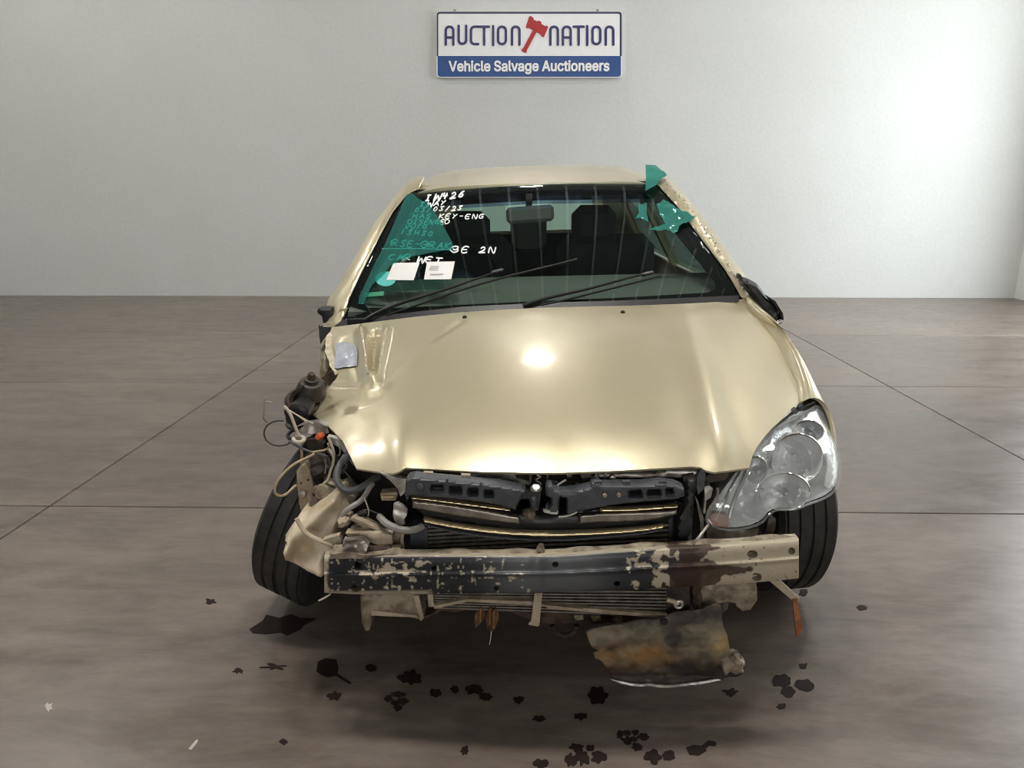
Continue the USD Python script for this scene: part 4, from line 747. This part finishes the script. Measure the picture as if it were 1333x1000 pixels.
M_bowl = mat('lamp_reflector', (.82, .83, .84), .2, .7, bump=1.0, bscale=45); M_facets = mat('reflector_facets', (.86, .87, .88), .14, .6, bump=.8, bscale=70); M_lamp_grey = mat('lamp_inner_grey', (.33, .34, .35), .3, .3)
M_amberlens = pane_mat('brown_lens', (.62, .42, .34), ior=1.5, rough=.05)
part('lamp_shell', bowl(), M_bowl, lp, 'silvery reflector shell', smooth=40)
def refl(cx_, cy_, r, dep, Y, sx=1.0, ax=(-.12, -1, .12)):
    pr = [(r * t, -dep + dep * t * t) for t in np.linspace(0.02, 1, 9)] + [(r * 1.06, .004), (r * 1.08, -.004), (r * .9, -dep * .6), (r * .3, -dep - .01), (0, -dep - .01)]
    m = lathe(pr, (0, 0, 0), ax, 28); m.apply_scale([sx, 1, 1]); m.apply_translation(P(cx_, cy_, Y)); return m
for x, y, r, Y, sx in ((1037, 597, .066, 1.86, .95), (985, 612, .034, 1.775, .75), (1021, 640, .048, 1.775, 1.25), (1052, 562, .030, 1.97, 1.3)):
    part('reflector_bowl', refl(x, y, r, .05, Y, sx), M_facets, lp)
    part('bowl_rim', tube([P(x, y, Y) + r * 1.05 * np.array([sx * math.cos(t), .10 * math.cos(t) * sx * -1, math.sin(t)]) for t in np.linspace(0, 6.2832, 25)], .0028, smooth=False), M_chrome, lp)
    part('bulb', lathe([(0, .02), (.006, .017), (.009, .008), (.009, -.02), (0, -.02)], P(x + 1, y + 1, Y + .015), (-.1, -1, .1), 12), M_lamp_grey, lp)
for x, y, r in ((1009, 600, .006), (1018, 590, .005), (1060, 620, .008), (1030, 618, .006), (1000, 650, .006), (970, 655, .010), (1046, 575, .006)): part('lamp_facet', cbox((r * 3, .008, r * 2), S_lens(np.array([x * 1.]), np.array([y * 1.]))[0] + [0, .06, 0], .003, rot((0, 0, 1), x * 7 % 50)), M_chrome, lp)
part('lamp_divider', tube(S_lens(*np.array(cr('E', [(232, 300), (205, 370), (170, 450), (150, 520)])).T) + [0, .012, 0], .006), M_lamp_grey, lp); part('lamp_divider', tube(S_lens(*np.array(cr('E', [(196, 340), (150, 420), (118, 490)])).T) + [0, .012, 0], .005), M_chrome, lp)
part('indicator', plate(cr('E', [(74, 512), (88, 500), (140, 508), (150, 540), (140, 556), (95, 548), (76, 534)]), lambda a, b: S_lens(a, b) + [0, .008, 0], .02, sp=4), M_amber, lp, 'brown indicator in the lower corner')
part('side_lens', plate(cr('E', [(512, 116), (530, 152), (548, 200), (562, 250), (570, 310), (570, 350), (560, 385), (540, 412), (520, 400), (530, 330), (525, 250), (510, 180), (480, 110), (490, 96)]), lambda a, b: S_lens(a, b) + [0, .016, 0], .01, sp=4), M_white, lp, 'pale outer side of the lamp')
part('lens_rim', tube(np.vstack([(q := S_lens(*np.array(LENS).T) + [0, .004, 0]), q[:1]]), .0035, n=2), M_lens, lp)

# hanging splash shield under the right of the beam
SHD = cr('G', [(226, 440), (300, 420), (500, 385), (590, 378), (640, 352), (760, 335), (830, 305), (858, 318), (872, 420), (886, 450), (902, 530), (940, 540), (978, 596), (962, 640), (930, 655), (868, 655), (850, 672), (760, 688), (650, 698), (560, 698), (450, 692), (400, 684), (345, 664), (330, 620), (300, 580), (268, 568), (262, 542), (285, 535), (250, 505), (238, 480)])
def shd_Y(px, py): v = (py - 795) / 98; return 1.625 - .02 * np.sin(np.clip(v, 0, 1) * 3.0) + .03 * np.clip(v - .45, 0, 1) - .05 * np.clip(v - .86, 0, 1) / .14 * .5
sm_ = plate(SHD, shd_Y, .006, sp=2.6, rough=.010, seed=8)
def shd_tint(v):
    q = pix(v); x, y = (q[:, 0] - 700) * 3.603, (q[:, 1] - 700) * 3.603
    n = lambda s, k: meshkit.fbm(np.stack([x / s, y / s * 1.6, 0 * x], -1), 4, k)
    buff, yel, brown, dark = (np.array(c) for c in ((.20, .168, .108), (.27, .14, .045), (.075, .042, .020), (.020, .014, .011)))
    c = np.tile(buff, (len(x), 1)); mixc = lambda c, col, w: c + (col - c) * np.clip(w, 0, 1)[:, None]
    c = mixc(c, buff * .55, (n(60, 1) - .48) * 6)
    c = mixc(c, yel, np.exp(-((x - 450) / 190) ** 4 - ((y - 555) / 45) ** 2) * (n(70, 2) * 2.2 - .2)); c = mixc(c, brown, (np.exp(-((y - 640) / 60) ** 2) + .9 * np.exp(-((x - 400) / 160) ** 4 - ((y - 505 + .12 * (x - 400)) / 18) ** 2)) * (n(50, 3) * 2.6 - .4))
    c = mixc(c, dark, np.exp(-((y - 630) / 50) ** 2 - ((x - 760) / 150) ** 4) * (n(45, 4) * 3.4 - .4)); c = mixc(c, dark, np.exp(-((x - 920) / 60) ** 2 - ((y - 610) / 50) ** 2) * (n(30, 5) * 3 - .6)); c = mixc(c, dark * 1.3, np.exp(-((x - 640) / 50) ** 2 - ((y - 480) / 70) ** 2) * (n(40, 6) * 2.5 - .3))
    c = mixc(c, dark, np.exp(-((y - 660) / 34) ** 2) * (n(40, 12) * 2.2 - .2)); c = mixc(c, dark * 2, np.exp(-((y - 370) / 55) ** 2) * (n(40, 14) * 2.4 - .2)); return np.clip(mixc(c, np.array((.42, .30, .14)), np.exp(-((x - 860) / 45) ** 2 - ((y - 500) / 50) ** 2) * 1.2 * n(60, 9) * 1.4), .004, 1)
sh = part('splash_shield', sm_, M_mud, tint=shd_tint(sm_.vertices), smooth=True, label='muddy beige splash shield hanging below the beam')
part('shield_lip', plate(cr('G', [(340, 662), (400, 676), (450, 684), (560, 690), (650, 690), (760, 680), (850, 664), (860, 672), (760, 692), (650, 701), (560, 701), (450, 695), (395, 686)]), lambda a, b: P(a, b, shd_Y(a, b) - .008), .004, sp=3, rough=.006), M_alu, sh, 'bright torn lower lip')
cplate('mud_clod', 'G', [(860, 580), (885, 560), (900, 570), (920, 545), (945, 552), (950, 575), (976, 592), (962, 620), (970, 632), (930, 652), (905, 640), (880, 655), (866, 625)], 1.605, .02, M_beige2, sh, None, sp=1.6, rough=.022, puff=.008, pw=4)
cplate('shield_hole', 'G', disc(594, 397, 18, 14), 1.604, .004, M_gap, sh)

# brackets under and behind the beam
cplate('beam_mount', 'G', [(722, 205), (765, 200), (778, 212), (1030, 214), (1032, 300), (1002, 346), (966, 352), (936, 330), (930, 312), (880, 308), (830, 318), (782, 340), (772, 352), (762, 350), (762, 214)], 1.66, .04, M_beige2, None, 'beige bumper mount on the right', sp=5, puff=.006, pw=4, rough=.004)
cplate('beam_mount', 'F', [(190, 290), (245, 292), (460, 292), (490, 300), (515, 415), (496, 428), (440, 415), (250, 398), (238, 480), (214, 484), (196, 440), (192, 360)], 1.645, .05, M_beige2, None, 'beige bumper mount on the left', sp=5, rough=.006, puff=.006, pw=4)
cplate('mount_edge', 'F', [(462, 296), (490, 298), (516, 412), (500, 428)], 1.64, .012, M_beige); cplate('mount_edge', 'F', [(248, 372), (480, 398), (490, 408), (250, 398)], 1.638, .012, M_beige)
cplate('centre_stay', 'F', [(1082, 284), (1122, 282), (1106, 448), (1098, 454), (1052, 446), (1052, 438), (1064, 428)], 1.615, .006, M_beige, None, 'flat beige stay in the middle'); cplate('centre_stay', 'C', [(1165, 740), (1190, 700), (1220, 705), (1232, 740), (1222, 800), (1190, 812), (1155, 795)], 1.60, .008, M_beige2, None, 'small lug standing on the beam', holes=[cr('C', disc(1187, 762, 12, 10))])
cplate('subframe', 'F', [(500, 405), (560, 385), (600, 360), (760, 345), (900, 340), (1060, 380), (1330, 395), (1330, 440), (1100, 432), (960, 380), (880, 362), (760, 372), (680, 380), (610, 372), (540, 405)], 1.72, .07, M_rust, None, 'rusty subframe below the radiator', sp=5, rough=.012)
cplate('subframe', 'G', [(20, 345), (140, 350), (260, 365), (410, 380), (520, 392), (420, 402), (260, 405), (100, 402), (20, 405)], 1.71, .08, M_rust, None, None, sp=5, rough=.010)
for x, y in ((190, 375), (270, 378), (375, 388), (515, 388)): cplate('rust_tab', 'G', [(x - 22, y - 10), (x + 20, y - 14), (x + 26, y + 8), (x - 10, y + 14)], 1.69, .02, M_beige2, sp=3, rough=.008)
part('exhaust_ring', ctube('G', [(68, 412), (90, 445), (125, 460), (165, 445), (182, 412)], 1.80, .008), M_rust)
part('underbody_wire', ctube('F', [(40, 288), (15, 305), (-20, 322)], 1.66, .0025), M_wirew); part('twig', ctube('F', [(852, 545), (858, 510), (862, 480)], 1.62, .0012), M_wirew)
part('engine_block', [cbox((1.0, .42, .42), (.10, 2.25, .50), .06), cbox((.5, .3, .22), (-.12, 2.02, .34), .06), cbox((.34, .26, .3), (.42, 2.04, .40), .06)], M_gap)
part('subframe', [cbox((1.15, .10, .09), (.08, 1.98, .20), .02), cbox((.09, .9, .09), (-.38, 2.3, .22), .02), cbox((.09, .9, .09), (.54, 2.3, .22), .02)], M_darkmetal, label='dark engine cradle')
part('inner_apron', plate([(428, 585), (452, 590), (530, 612), (552, 622), (548, 724), (470, 730), (436, 690), (428, 620)], 2.02, .04), M_gap); part('inner_apron', plate([(905, 620), (950, 620), (1000, 660), (1000, 720), (900, 720)], 1.98, .04), M_gap)

# crushed left corner: washer tank, brackets, hoses and wires
TK = cr('B', [(500, 318), (530, 306), (556, 316), (600, 348), (618, 372), (610, 400), (575, 420), (560, 450), (535, 500), (528, 560), (535, 620), (470, 655), (460, 700), (456, 802), (420, 798), (350, 762), (280, 722), (216, 694), (203, 650), (210, 620), (228, 596), (208, 570), (232, 530), (284, 462), (300, 432), (345, 430), (400, 385), (470, 338)])
def tk_Y(px, py):
    q = np.stack([(px - 320) * 4.546, (py - 580) * 4.546], -1)
    r = .020 * np.exp(-(((q[:, 0] - 230) - (q[:, 1] - 620) * -.2) / 35) ** 2) + .03 * np.exp(-((q[:, 0] + q[:, 1] * .9 - 800) / 60) ** 2) - .03 * np.exp(-((q[:, 0] - 330) / 90) ** 2 - ((q[:, 1] - 600) / 70) ** 2); return 1.80 - r - .10 * (q[:, 1] - 400) / 400 * .6
tk = part('washer_tank', plate(TK, tk_Y, .10, sp=3, puff=.035, pw=7, rough=.006), M_tank, label='beige plastic washer tank, crushed over the left front wheel', smooth=50)
part('tank_strap', ctube('B', [(300, 432), (320, 470), (350, 510), (420, 555), (480, 580), (540, 605)], 1.715, .006), M_tank, tk)
cplate('tank_neck', 'B', [(535, 455), (575, 440), (605, 450), (608, 480), (580, 500), (540, 500)], 1.70, .05, M_beige, tk, None, sp=3, puff=.01, pw=4, rough=.008); cplate('tank_mount', 'B', [(455, 560), (500, 545), (552, 530), (566, 570), (560, 620), (540, 630), (530, 600)], 1.68, .02, M_beige, tk, None, sp=3, rough=.008)
BRK = cr('B', [(300, 150), (330, 118), (350, 110), (374, 150), (396, 230), (402, 276), (374, 290), (360, 310), (405, 375), (392, 388), (342, 418), (328, 400), (315, 340), (305, 250)])
bk_ = part('wing_bracket', plate(BRK, 1.90, .012, sp=4, rough=.004, holes=[cr('B', disc(328, 224, 7, 7)), cr('B', disc(368, 206, 7, 7))]), M_beige, label='beige bracket with two holes above the left wheel')
bolt('B', (340, 288), 1.89, .010, bk_); part('bracket_flange', plate(cr('B', [(360, 300), (372, 290), (408, 372), (396, 386)]), 1.88, .03), M_beige, bk_)
for x, y, r in ((415, 262, .012), (436, 248, .009), (420, 325, .014), (398, 345, .010), (500, 275, .018)): bolt('B', (x, y), 1.87, r, None, (M_steel, M_beige2)[int(x) % 2], 'stub', (-.3, -1, .3))
part('bellows', [lathe([(0, .05), (.020, .05), (.024, .035), (.020, .02), (.027, .005), (.022, -.01), (.030, -.03), (0, -.03)], P(*cr('B', [(500, 258)])[0], 1.90), (-.3, -1, .2), 16)], M_beige2)
part('reservoir', lathe([(0, .03), (.03, .03), (.04, .02), (.042, -.06), (0, -.06)], P(*cr('B', [(425, 120)])[0], 1.95), (-.2, -.7, .7), 20), M_darkmetal, label='dark brown cylinder among the wires')
part('wing_tab', plate(cr('A', [(370, 960), (400, 905), (450, 885), (470, 930), (470, 1000), (380, 1000)]), 1.92, .01, sp=4, rough=.006), M_beige)
H_ = lambda nm, c, pts, Y, r, m, lab=None: part(nm, ctube(c, pts, Y, r), m, None, lab)
H_('hose', 'B', [(595, 60), (560, 110), (540, 180), (555, 235), (600, 268), (660, 260), (720, 225), (785, 185)], [1.86, 1.84, 1.81, 1.79, 1.78, 1.78, 1.79, 1.82], .0095, M_hose, 'thick grey hose bent in a loop'); H_('hose', 'B', [(752, 228), (715, 280), (690, 318), (640, 355), (572, 415)], [1.79, 1.77, 1.76, 1.74, 1.73], .0075, M_hose2, 'pale hose slanting down to the tank')
H_('hose', 'H', [(640, 330), (700, 390), (790, 450), (900, 490), (1010, 505), (1100, 495), (1200, 450)], [1.72, 1.68, 1.66, 1.66, 1.66, 1.67, 1.69], .0092, M_hose2, 'pale hose beside the grille'); H_('hose', 'A', [(760, 840), (700, 900), (660, 960), (650, 1010)], 1.84, .009, M_hose); H_('hose', 'B', [(560, 130), (600, 170), (650, 230), (700, 300), (722, 390)], 1.86, .003, M_wireb)
H_('wire', 'B', [(405, 50), (350, 78), (280, 115), (215, 175), (172, 250), (175, 282), (210, 298), (255, 275), (300, 235)], [1.9, 1.88, 1.86, 1.84, 1.83, 1.83, 1.84, 1.86, 1.88], .0036, M_wireg, 'golden wire looping out over the tyre')
H_('wire', 'A', [(275, 495), (305, 525), (335, 585), (360, 650), (388, 712)], 1.95, .0048, M_wirew, 'pale wire in an arc'); H_('wire', 'A', [(280, 500), (350, 545), (430, 590), (490, 620)], 1.98, .002, M_wirew); H_('wire', 'A', [(300, 520), (380, 565), (440, 610)], 1.97, .002, M_wirew)
H_('wire', 'A', [(275, 600), (210, 603), (150, 640), (132, 700), (160, 752), (230, 780), (290, 772), (322, 758)], 1.94, .0022, M_wireb, 'thin dark wire looping out on the left'); H_('wire', 'A', [(310, 745), (360, 775), (430, 810), (520, 835), (590, 860)], 1.92, .0038, M_hose); H_('wire', 'A', [(400, 800), (405, 870), (400, 905)], 1.93, .004, M_wireg)
H_('wire', 'A', [(480, 830), (550, 815), (600, 790), (590, 760)], 1.91, .0032, M_wireg); H_('wire', 'A', [(595, 715), (625, 790), (638, 850), (625, 920), (600, 1000)], 1.88, .0042, M_wirew); H_('wire', 'B', [(490, 20), (515, 60), (520, 95), (505, 140), (490, 190), (460, 225)], 1.87, .0036, M_wirew, 'taped pale wire'); H_('wire', 'B', [(480, 60), (495, 100), (500, 150), (470, 215)], 1.88, .0055, M_wireb)
H_('wire', 'A', [(135, 462), (160, 460), (190, 468)], 1.95, .002, M_wirew); H_('wire', 'A', [(138, 430), (132, 500), (126, 575)], 1.95, .0026, M_hose2, 'stiff wire end standing up'); H_('wire', 'A', [(126, 575), (140, 600), (160, 612)], 1.95, .0014, M_wireb)
part('wire_loop', tube([P(*cr('A', [(383 + 38 * math.cos(t), 735 + 20 * math.sin(t))])[0], 1.94 - .02 * math.sin(t)) for t in np.linspace(0, 6.283, 15)], .006, smooth=False), M_wirew)
for k in range(10):
    rg = np.random.RandomState(70 + k); x, y = 560 + rg.rand() * 160, 740 + rg.rand() * 200; H_('wire', 'A', [(x, y), (x + rg.uniform(-40, 40), y + rg.uniform(20, 60)), (x + rg.uniform(-50, 60), y + rg.uniform(60, 130))], 1.86 + rg.rand() * .06, .0028, (M_wireb, M_hose, M_steel)[k % 3])
bolt('A', (530, 716), 1.93, .010, None, M_red, 'connector', (-.4, -1, .4)); cplate('connector', 'A', [(505, 705), (545, 695), (560, 720), (540, 740), (515, 735)], 1.935, .02, M_red, None, 'orange connector')
cplate('loom_plate', 'A', [(385, 665), (450, 620), (520, 610), (590, 640), (600, 690), (520, 690), (440, 690), (400, 690)], 1.98, .03, M_steel, sp=4, rough=.01); cplate('loom_plate', 'A', [(430, 740), (520, 730), (570, 760), (560, 800), (500, 820), (440, 790)], 1.96, .03, M_darkmetal, sp=4, rough=.01)
cplate('control_unit', 'A', [(268, 530), (330, 480), (400, 480), (450, 520), (445, 570), (420, 610), (370, 640), (325, 650), (310, 630), (285, 615), (280, 570)], 2.02, .07, M_black, None, 'black block under the strut top', sp=4, puff=.008, pw=4, rough=.006)
st = P(*cr('A', [(470, 370)])[0], 2.14); sa = (.22, -.35, 1)
so = part('strut_top', lathe([(0, .046), (.012, .046), (.014, .040), (.020, .039), (.022, .028), (.033, .026), (.037, .020), (.046, -.004), (.048, -.018), (0, -.018)], st, sa, 28), M_darkmetal, label='dark suspension strut top sticking out on the left')
part('strut_nut', lathe([(0, .010), (.010, .010), (.012, .004), (.012, -.004), (0, -.004)], st + .048 * np.array(sa) / np.linalg.norm(sa), sa, 6), M_rust, so); part('spring_seat', lathe([(0, .0), (.05, .0), (.062, -.006), (.068, -.018), (.062, -.027), (0, -.03)], st + np.array([-.012, 0, -.026]), (.25, -.35, 1), 32), M_rust, so)
part('strut_spring', tube([st + np.array([-.03 + .05 * math.cos(t), .05 * math.sin(t), -.05 - t * .006]) for t in np.linspace(0, 18, 60)], .006, smooth=False), M_black, so)
cplate('strut_bracket', 'A', [(310, 445), (330, 395), (380, 360), (415, 345), (400, 380), (350, 420), (335, 470), (312, 480)], 2.10, .02, M_darkmetal, sp=4, rough=.006); cplate('torn_metal', 'A', [(545, 290), (600, 250), (625, 240), (640, 275), (665, 262), (640, 310), (600, 345), (575, 320)], 2.08, .012, M_rust, sp=3, rough=.012)
cplate('hood_frame', 'A', [(590, 710), (640, 725), (700, 755), (745, 820), (770, 880), (800, 925), (780, 930), (740, 870), (690, 800), (620, 760), (596, 740)], 1.90, .02, M_steel, None, 'bent inner frame of the hood', sp=4, rough=.006)
cplate('hood_frame', 'B', [(790, 165), (840, 180), (955, 205), (940, 280), (915, 300), (900, 260), (850, 205)], 1.70, .02, M_alu, None, 'pale bent strip by the grille bracket', sp=4, rough=.006)
cplate('fuse_box', 'H', [(645, 35), (860, 15), (876, 40), (850, 118), (830, 128), (665, 128)], 1.72, .03, M_beige, None, None, sp=4, puff=.004, pw=3); cplate('fuse_box_rib', 'H', [(655, 60), (835, 60), (830, 80), (660, 85)], 1.712, .01, M_gold)
cplate('frame_rail', 'H', [(190, 556), (700, 556), (800, 576), (806, 700), (740, 745), (560, 690), (385, 615), (240, 605)], 1.66, .03, M_beige, None, 'beige frame rail end above the beam', sp=5, rough=.004, puff=.004, pw=3); cplate('frame_rail', 'H', [(258, 372), (300, 352), (440, 400), (600, 480), (712, 545), (700, 562), (520, 556), (240, 556), (250, 500), (420, 470)], 1.69, .03, M_beige2, None, None, sp=5, rough=.006)
cplate('frame_rail_top', 'H', [(262, 360), (300, 345), (430, 395), (600, 480), (715, 540), (705, 552), (560, 490), (400, 415)], 1.68, .02, M_beige); cplate('rail_plate', 'H', [(715, 490), (800, 480), (908, 520), (915, 780), (880, 815), (805, 745), (810, 580), (720, 560)], 1.70, .03, M_beige2, None, None, sp=5, rough=.004)
cplate('torn_strip', 'H', [(825, 160), (870, 140), (960, 190), (1000, 240), (996, 310), (960, 360), (975, 420), (930, 440), (850, 420), (820, 300)], 1.67, .012, M_alu, None, 'crumpled pale strip', sp=3, rough=.012); cplate('torn_strip', 'H', [(912, 540), (962, 545), (945, 650), (962, 780), (968, 810), (930, 770), (912, 660)], 1.67, .010, M_beige, None, None, sp=3, rough=.006)
cplate('crumpled_foil', 'H', [(165, 640), (230, 618), (330, 620), (420, 650), (492, 715), (470, 790), (400, 800), (300, 790), (200, 770), (160, 730)], 1.62, .02, M_steel, None, 'crumpled metal behind the beam end', sp=2.5, rough=.03); cplate('rusty_plate', 'H', [(480, 760), (520, 735), (560, 770), (740, 755), (880, 810), (860, 830), (560, 840), (470, 830)], 1.63, .02, M_rust, sp=4, rough=.012)
cplate('dirt_ledge', 'H', [(0, 800), (200, 800), (480, 830), (880, 820), (890, 870), (400, 880), (0, 872)], 1.61, .05, M_beige2, None, None, sp=4, rough=.010); cplate('rail_pipe', 'H', [(250, 350), (330, 320), (440, 270), (470, 290), (380, 340), (300, 360)], 1.71, .01, M_rust, sp=3, rough=.006)
H_('wire', 'H', [(440, 80), (480, 180), (500, 260), (490, 320)], 1.73, .002, M_wirew); H_('wire', 'H', [(300, 320), (420, 250), (500, 240), (600, 280), (660, 290)], 1.74, .0022, M_hose)

# mirrors and the left door edge
cplate('mirror_stub', 'J', [(130, 60), (150, 20), (300, 10), (360, 10), (400, 120), (340, 240), (215, 235), (200, 140), (140, 95)], 2.80, .05, M_black, None, 'broken black stub of the left mirror', sp=4, puff=.012, pw=5, rough=.004); cplate('mirror_glass_back', 'J', [(165, 262), (340, 258), (330, 340), (230, 480), (190, 530), (172, 420)], 2.86, .05, M_dgrey, None, 'dark grey door trim on the left')
cplate('door_edge', 'J', [(330, 335), (210, 500), (180, 600), (178, 1000), (196, 1200), (240, 1200), (300, 980), (330, 860), (300, 700), (270, 600), (275, 420), (345, 360)], 2.74, .04, M_paint, None, 'gold edge of the left front door', sp=4, rough=.01, puff=.008, pw=4); H_('wire', 'J', [(190, 268), (260, 240), (340, 238)], 2.78, .002, M_wirew)
MR = cr('V', [(1048, 660), (1065, 646), (1092, 646), (1132, 668), (1160, 700), (1172, 722), (1212, 748), (1240, 790), (1258, 830), (1258, 866), (1246, 888), (1215, 898), (1190, 880), (1165, 848), (1140, 818), (1120, 790), (1090, 740), (1062, 700)])
mr2 = part('door_mirror', plate(MR, lambda a, b: P(a, b, 2.80 + 0 * a), .10, sp=4, puff=.04, pw=8, rough=.006), M_black, label='black door mirror on the right, without its glass', smooth=50)
cplate('mirror_hinge', 'V', [(1180, 800), (1205, 790), (1232, 815), (1228, 845), (1200, 850), (1185, 830)], 2.79, .03, M_dgrey, mr2, None, sp=3, puff=.01, pw=3, rough=.008); cplate('mirror_rim', 'V', [(1165, 725), (1212, 752), (1252, 815), (1256, 850), (1246, 850), (1238, 815), (1205, 765)], 2.785, .02, M_gap, mr2, None, sp=3); cplate('mirror_clip', 'V', [(1210, 858), (1244, 846), (1252, 866), (1222, 882)], 2.78, .02, M_chrome, mr2, None, sp=2, puff=.004, pw=2)
part('mirror_base', plate(cr('V', [(1018, 620), (1035, 615), (1060, 660), (1050, 680)]), 2.86, .05), M_black, mr2)

# dry leaves caught under the car
def leaf(c, tip, base, w, lab, Y):
    (x0, y0), (x1, y1) = cr('F', [base, tip]); t = np.linspace(0, 1, 9); nx, ny = -(y1 - y0), (x1 - x0); L = math.hypot(nx, ny); nx, ny = nx / L, ny / L; s = np.sin(np.pi * t ** .8) * w / 3.921
    pts = [(x0 + (x1 - x0) * a + nx * b, y0 + (y1 - y0) * a + ny * b) for a, b in zip(t, s)] + [(x0 + (x1 - x0) * a - nx * b, y0 + (y1 - y0) * a - ny * b) for a, b in list(zip(t, s))[-2:0:-1]]
    th = thing('dead_leaf', lab, 'leaf', P(x0, y0, Y), 'dry leaves under the radiator')
    obj('blade', plate(pts, lambda a, b: P(a, b, Y + .012 * np.sin((a - x0) * .5)), .0012, sp=1.5, rough=.003), M_leaf, th, smooth=True); obj('midrib', ptube([(x0, y0 - 1.5, Y - .001), ((x0 + x1) / 2, (y0 + y1) / 2, Y + .004), (x1, y1, Y)], .0010, sides=5), M_beige2, th)
leaf(0, (782, 460), (818, 352), 24, 'dry brown leaf hanging under the radiator, leftmost of three', 1.66); leaf(0, (840, 462), (866, 352), 22, 'dry brown leaf hanging under the radiator, middle one of three', 1.655); leaf(0, (856, 494), (886, 358), 24, 'dry rust-brown leaf hanging under the radiator, rightmost and longest of three', 1.65)
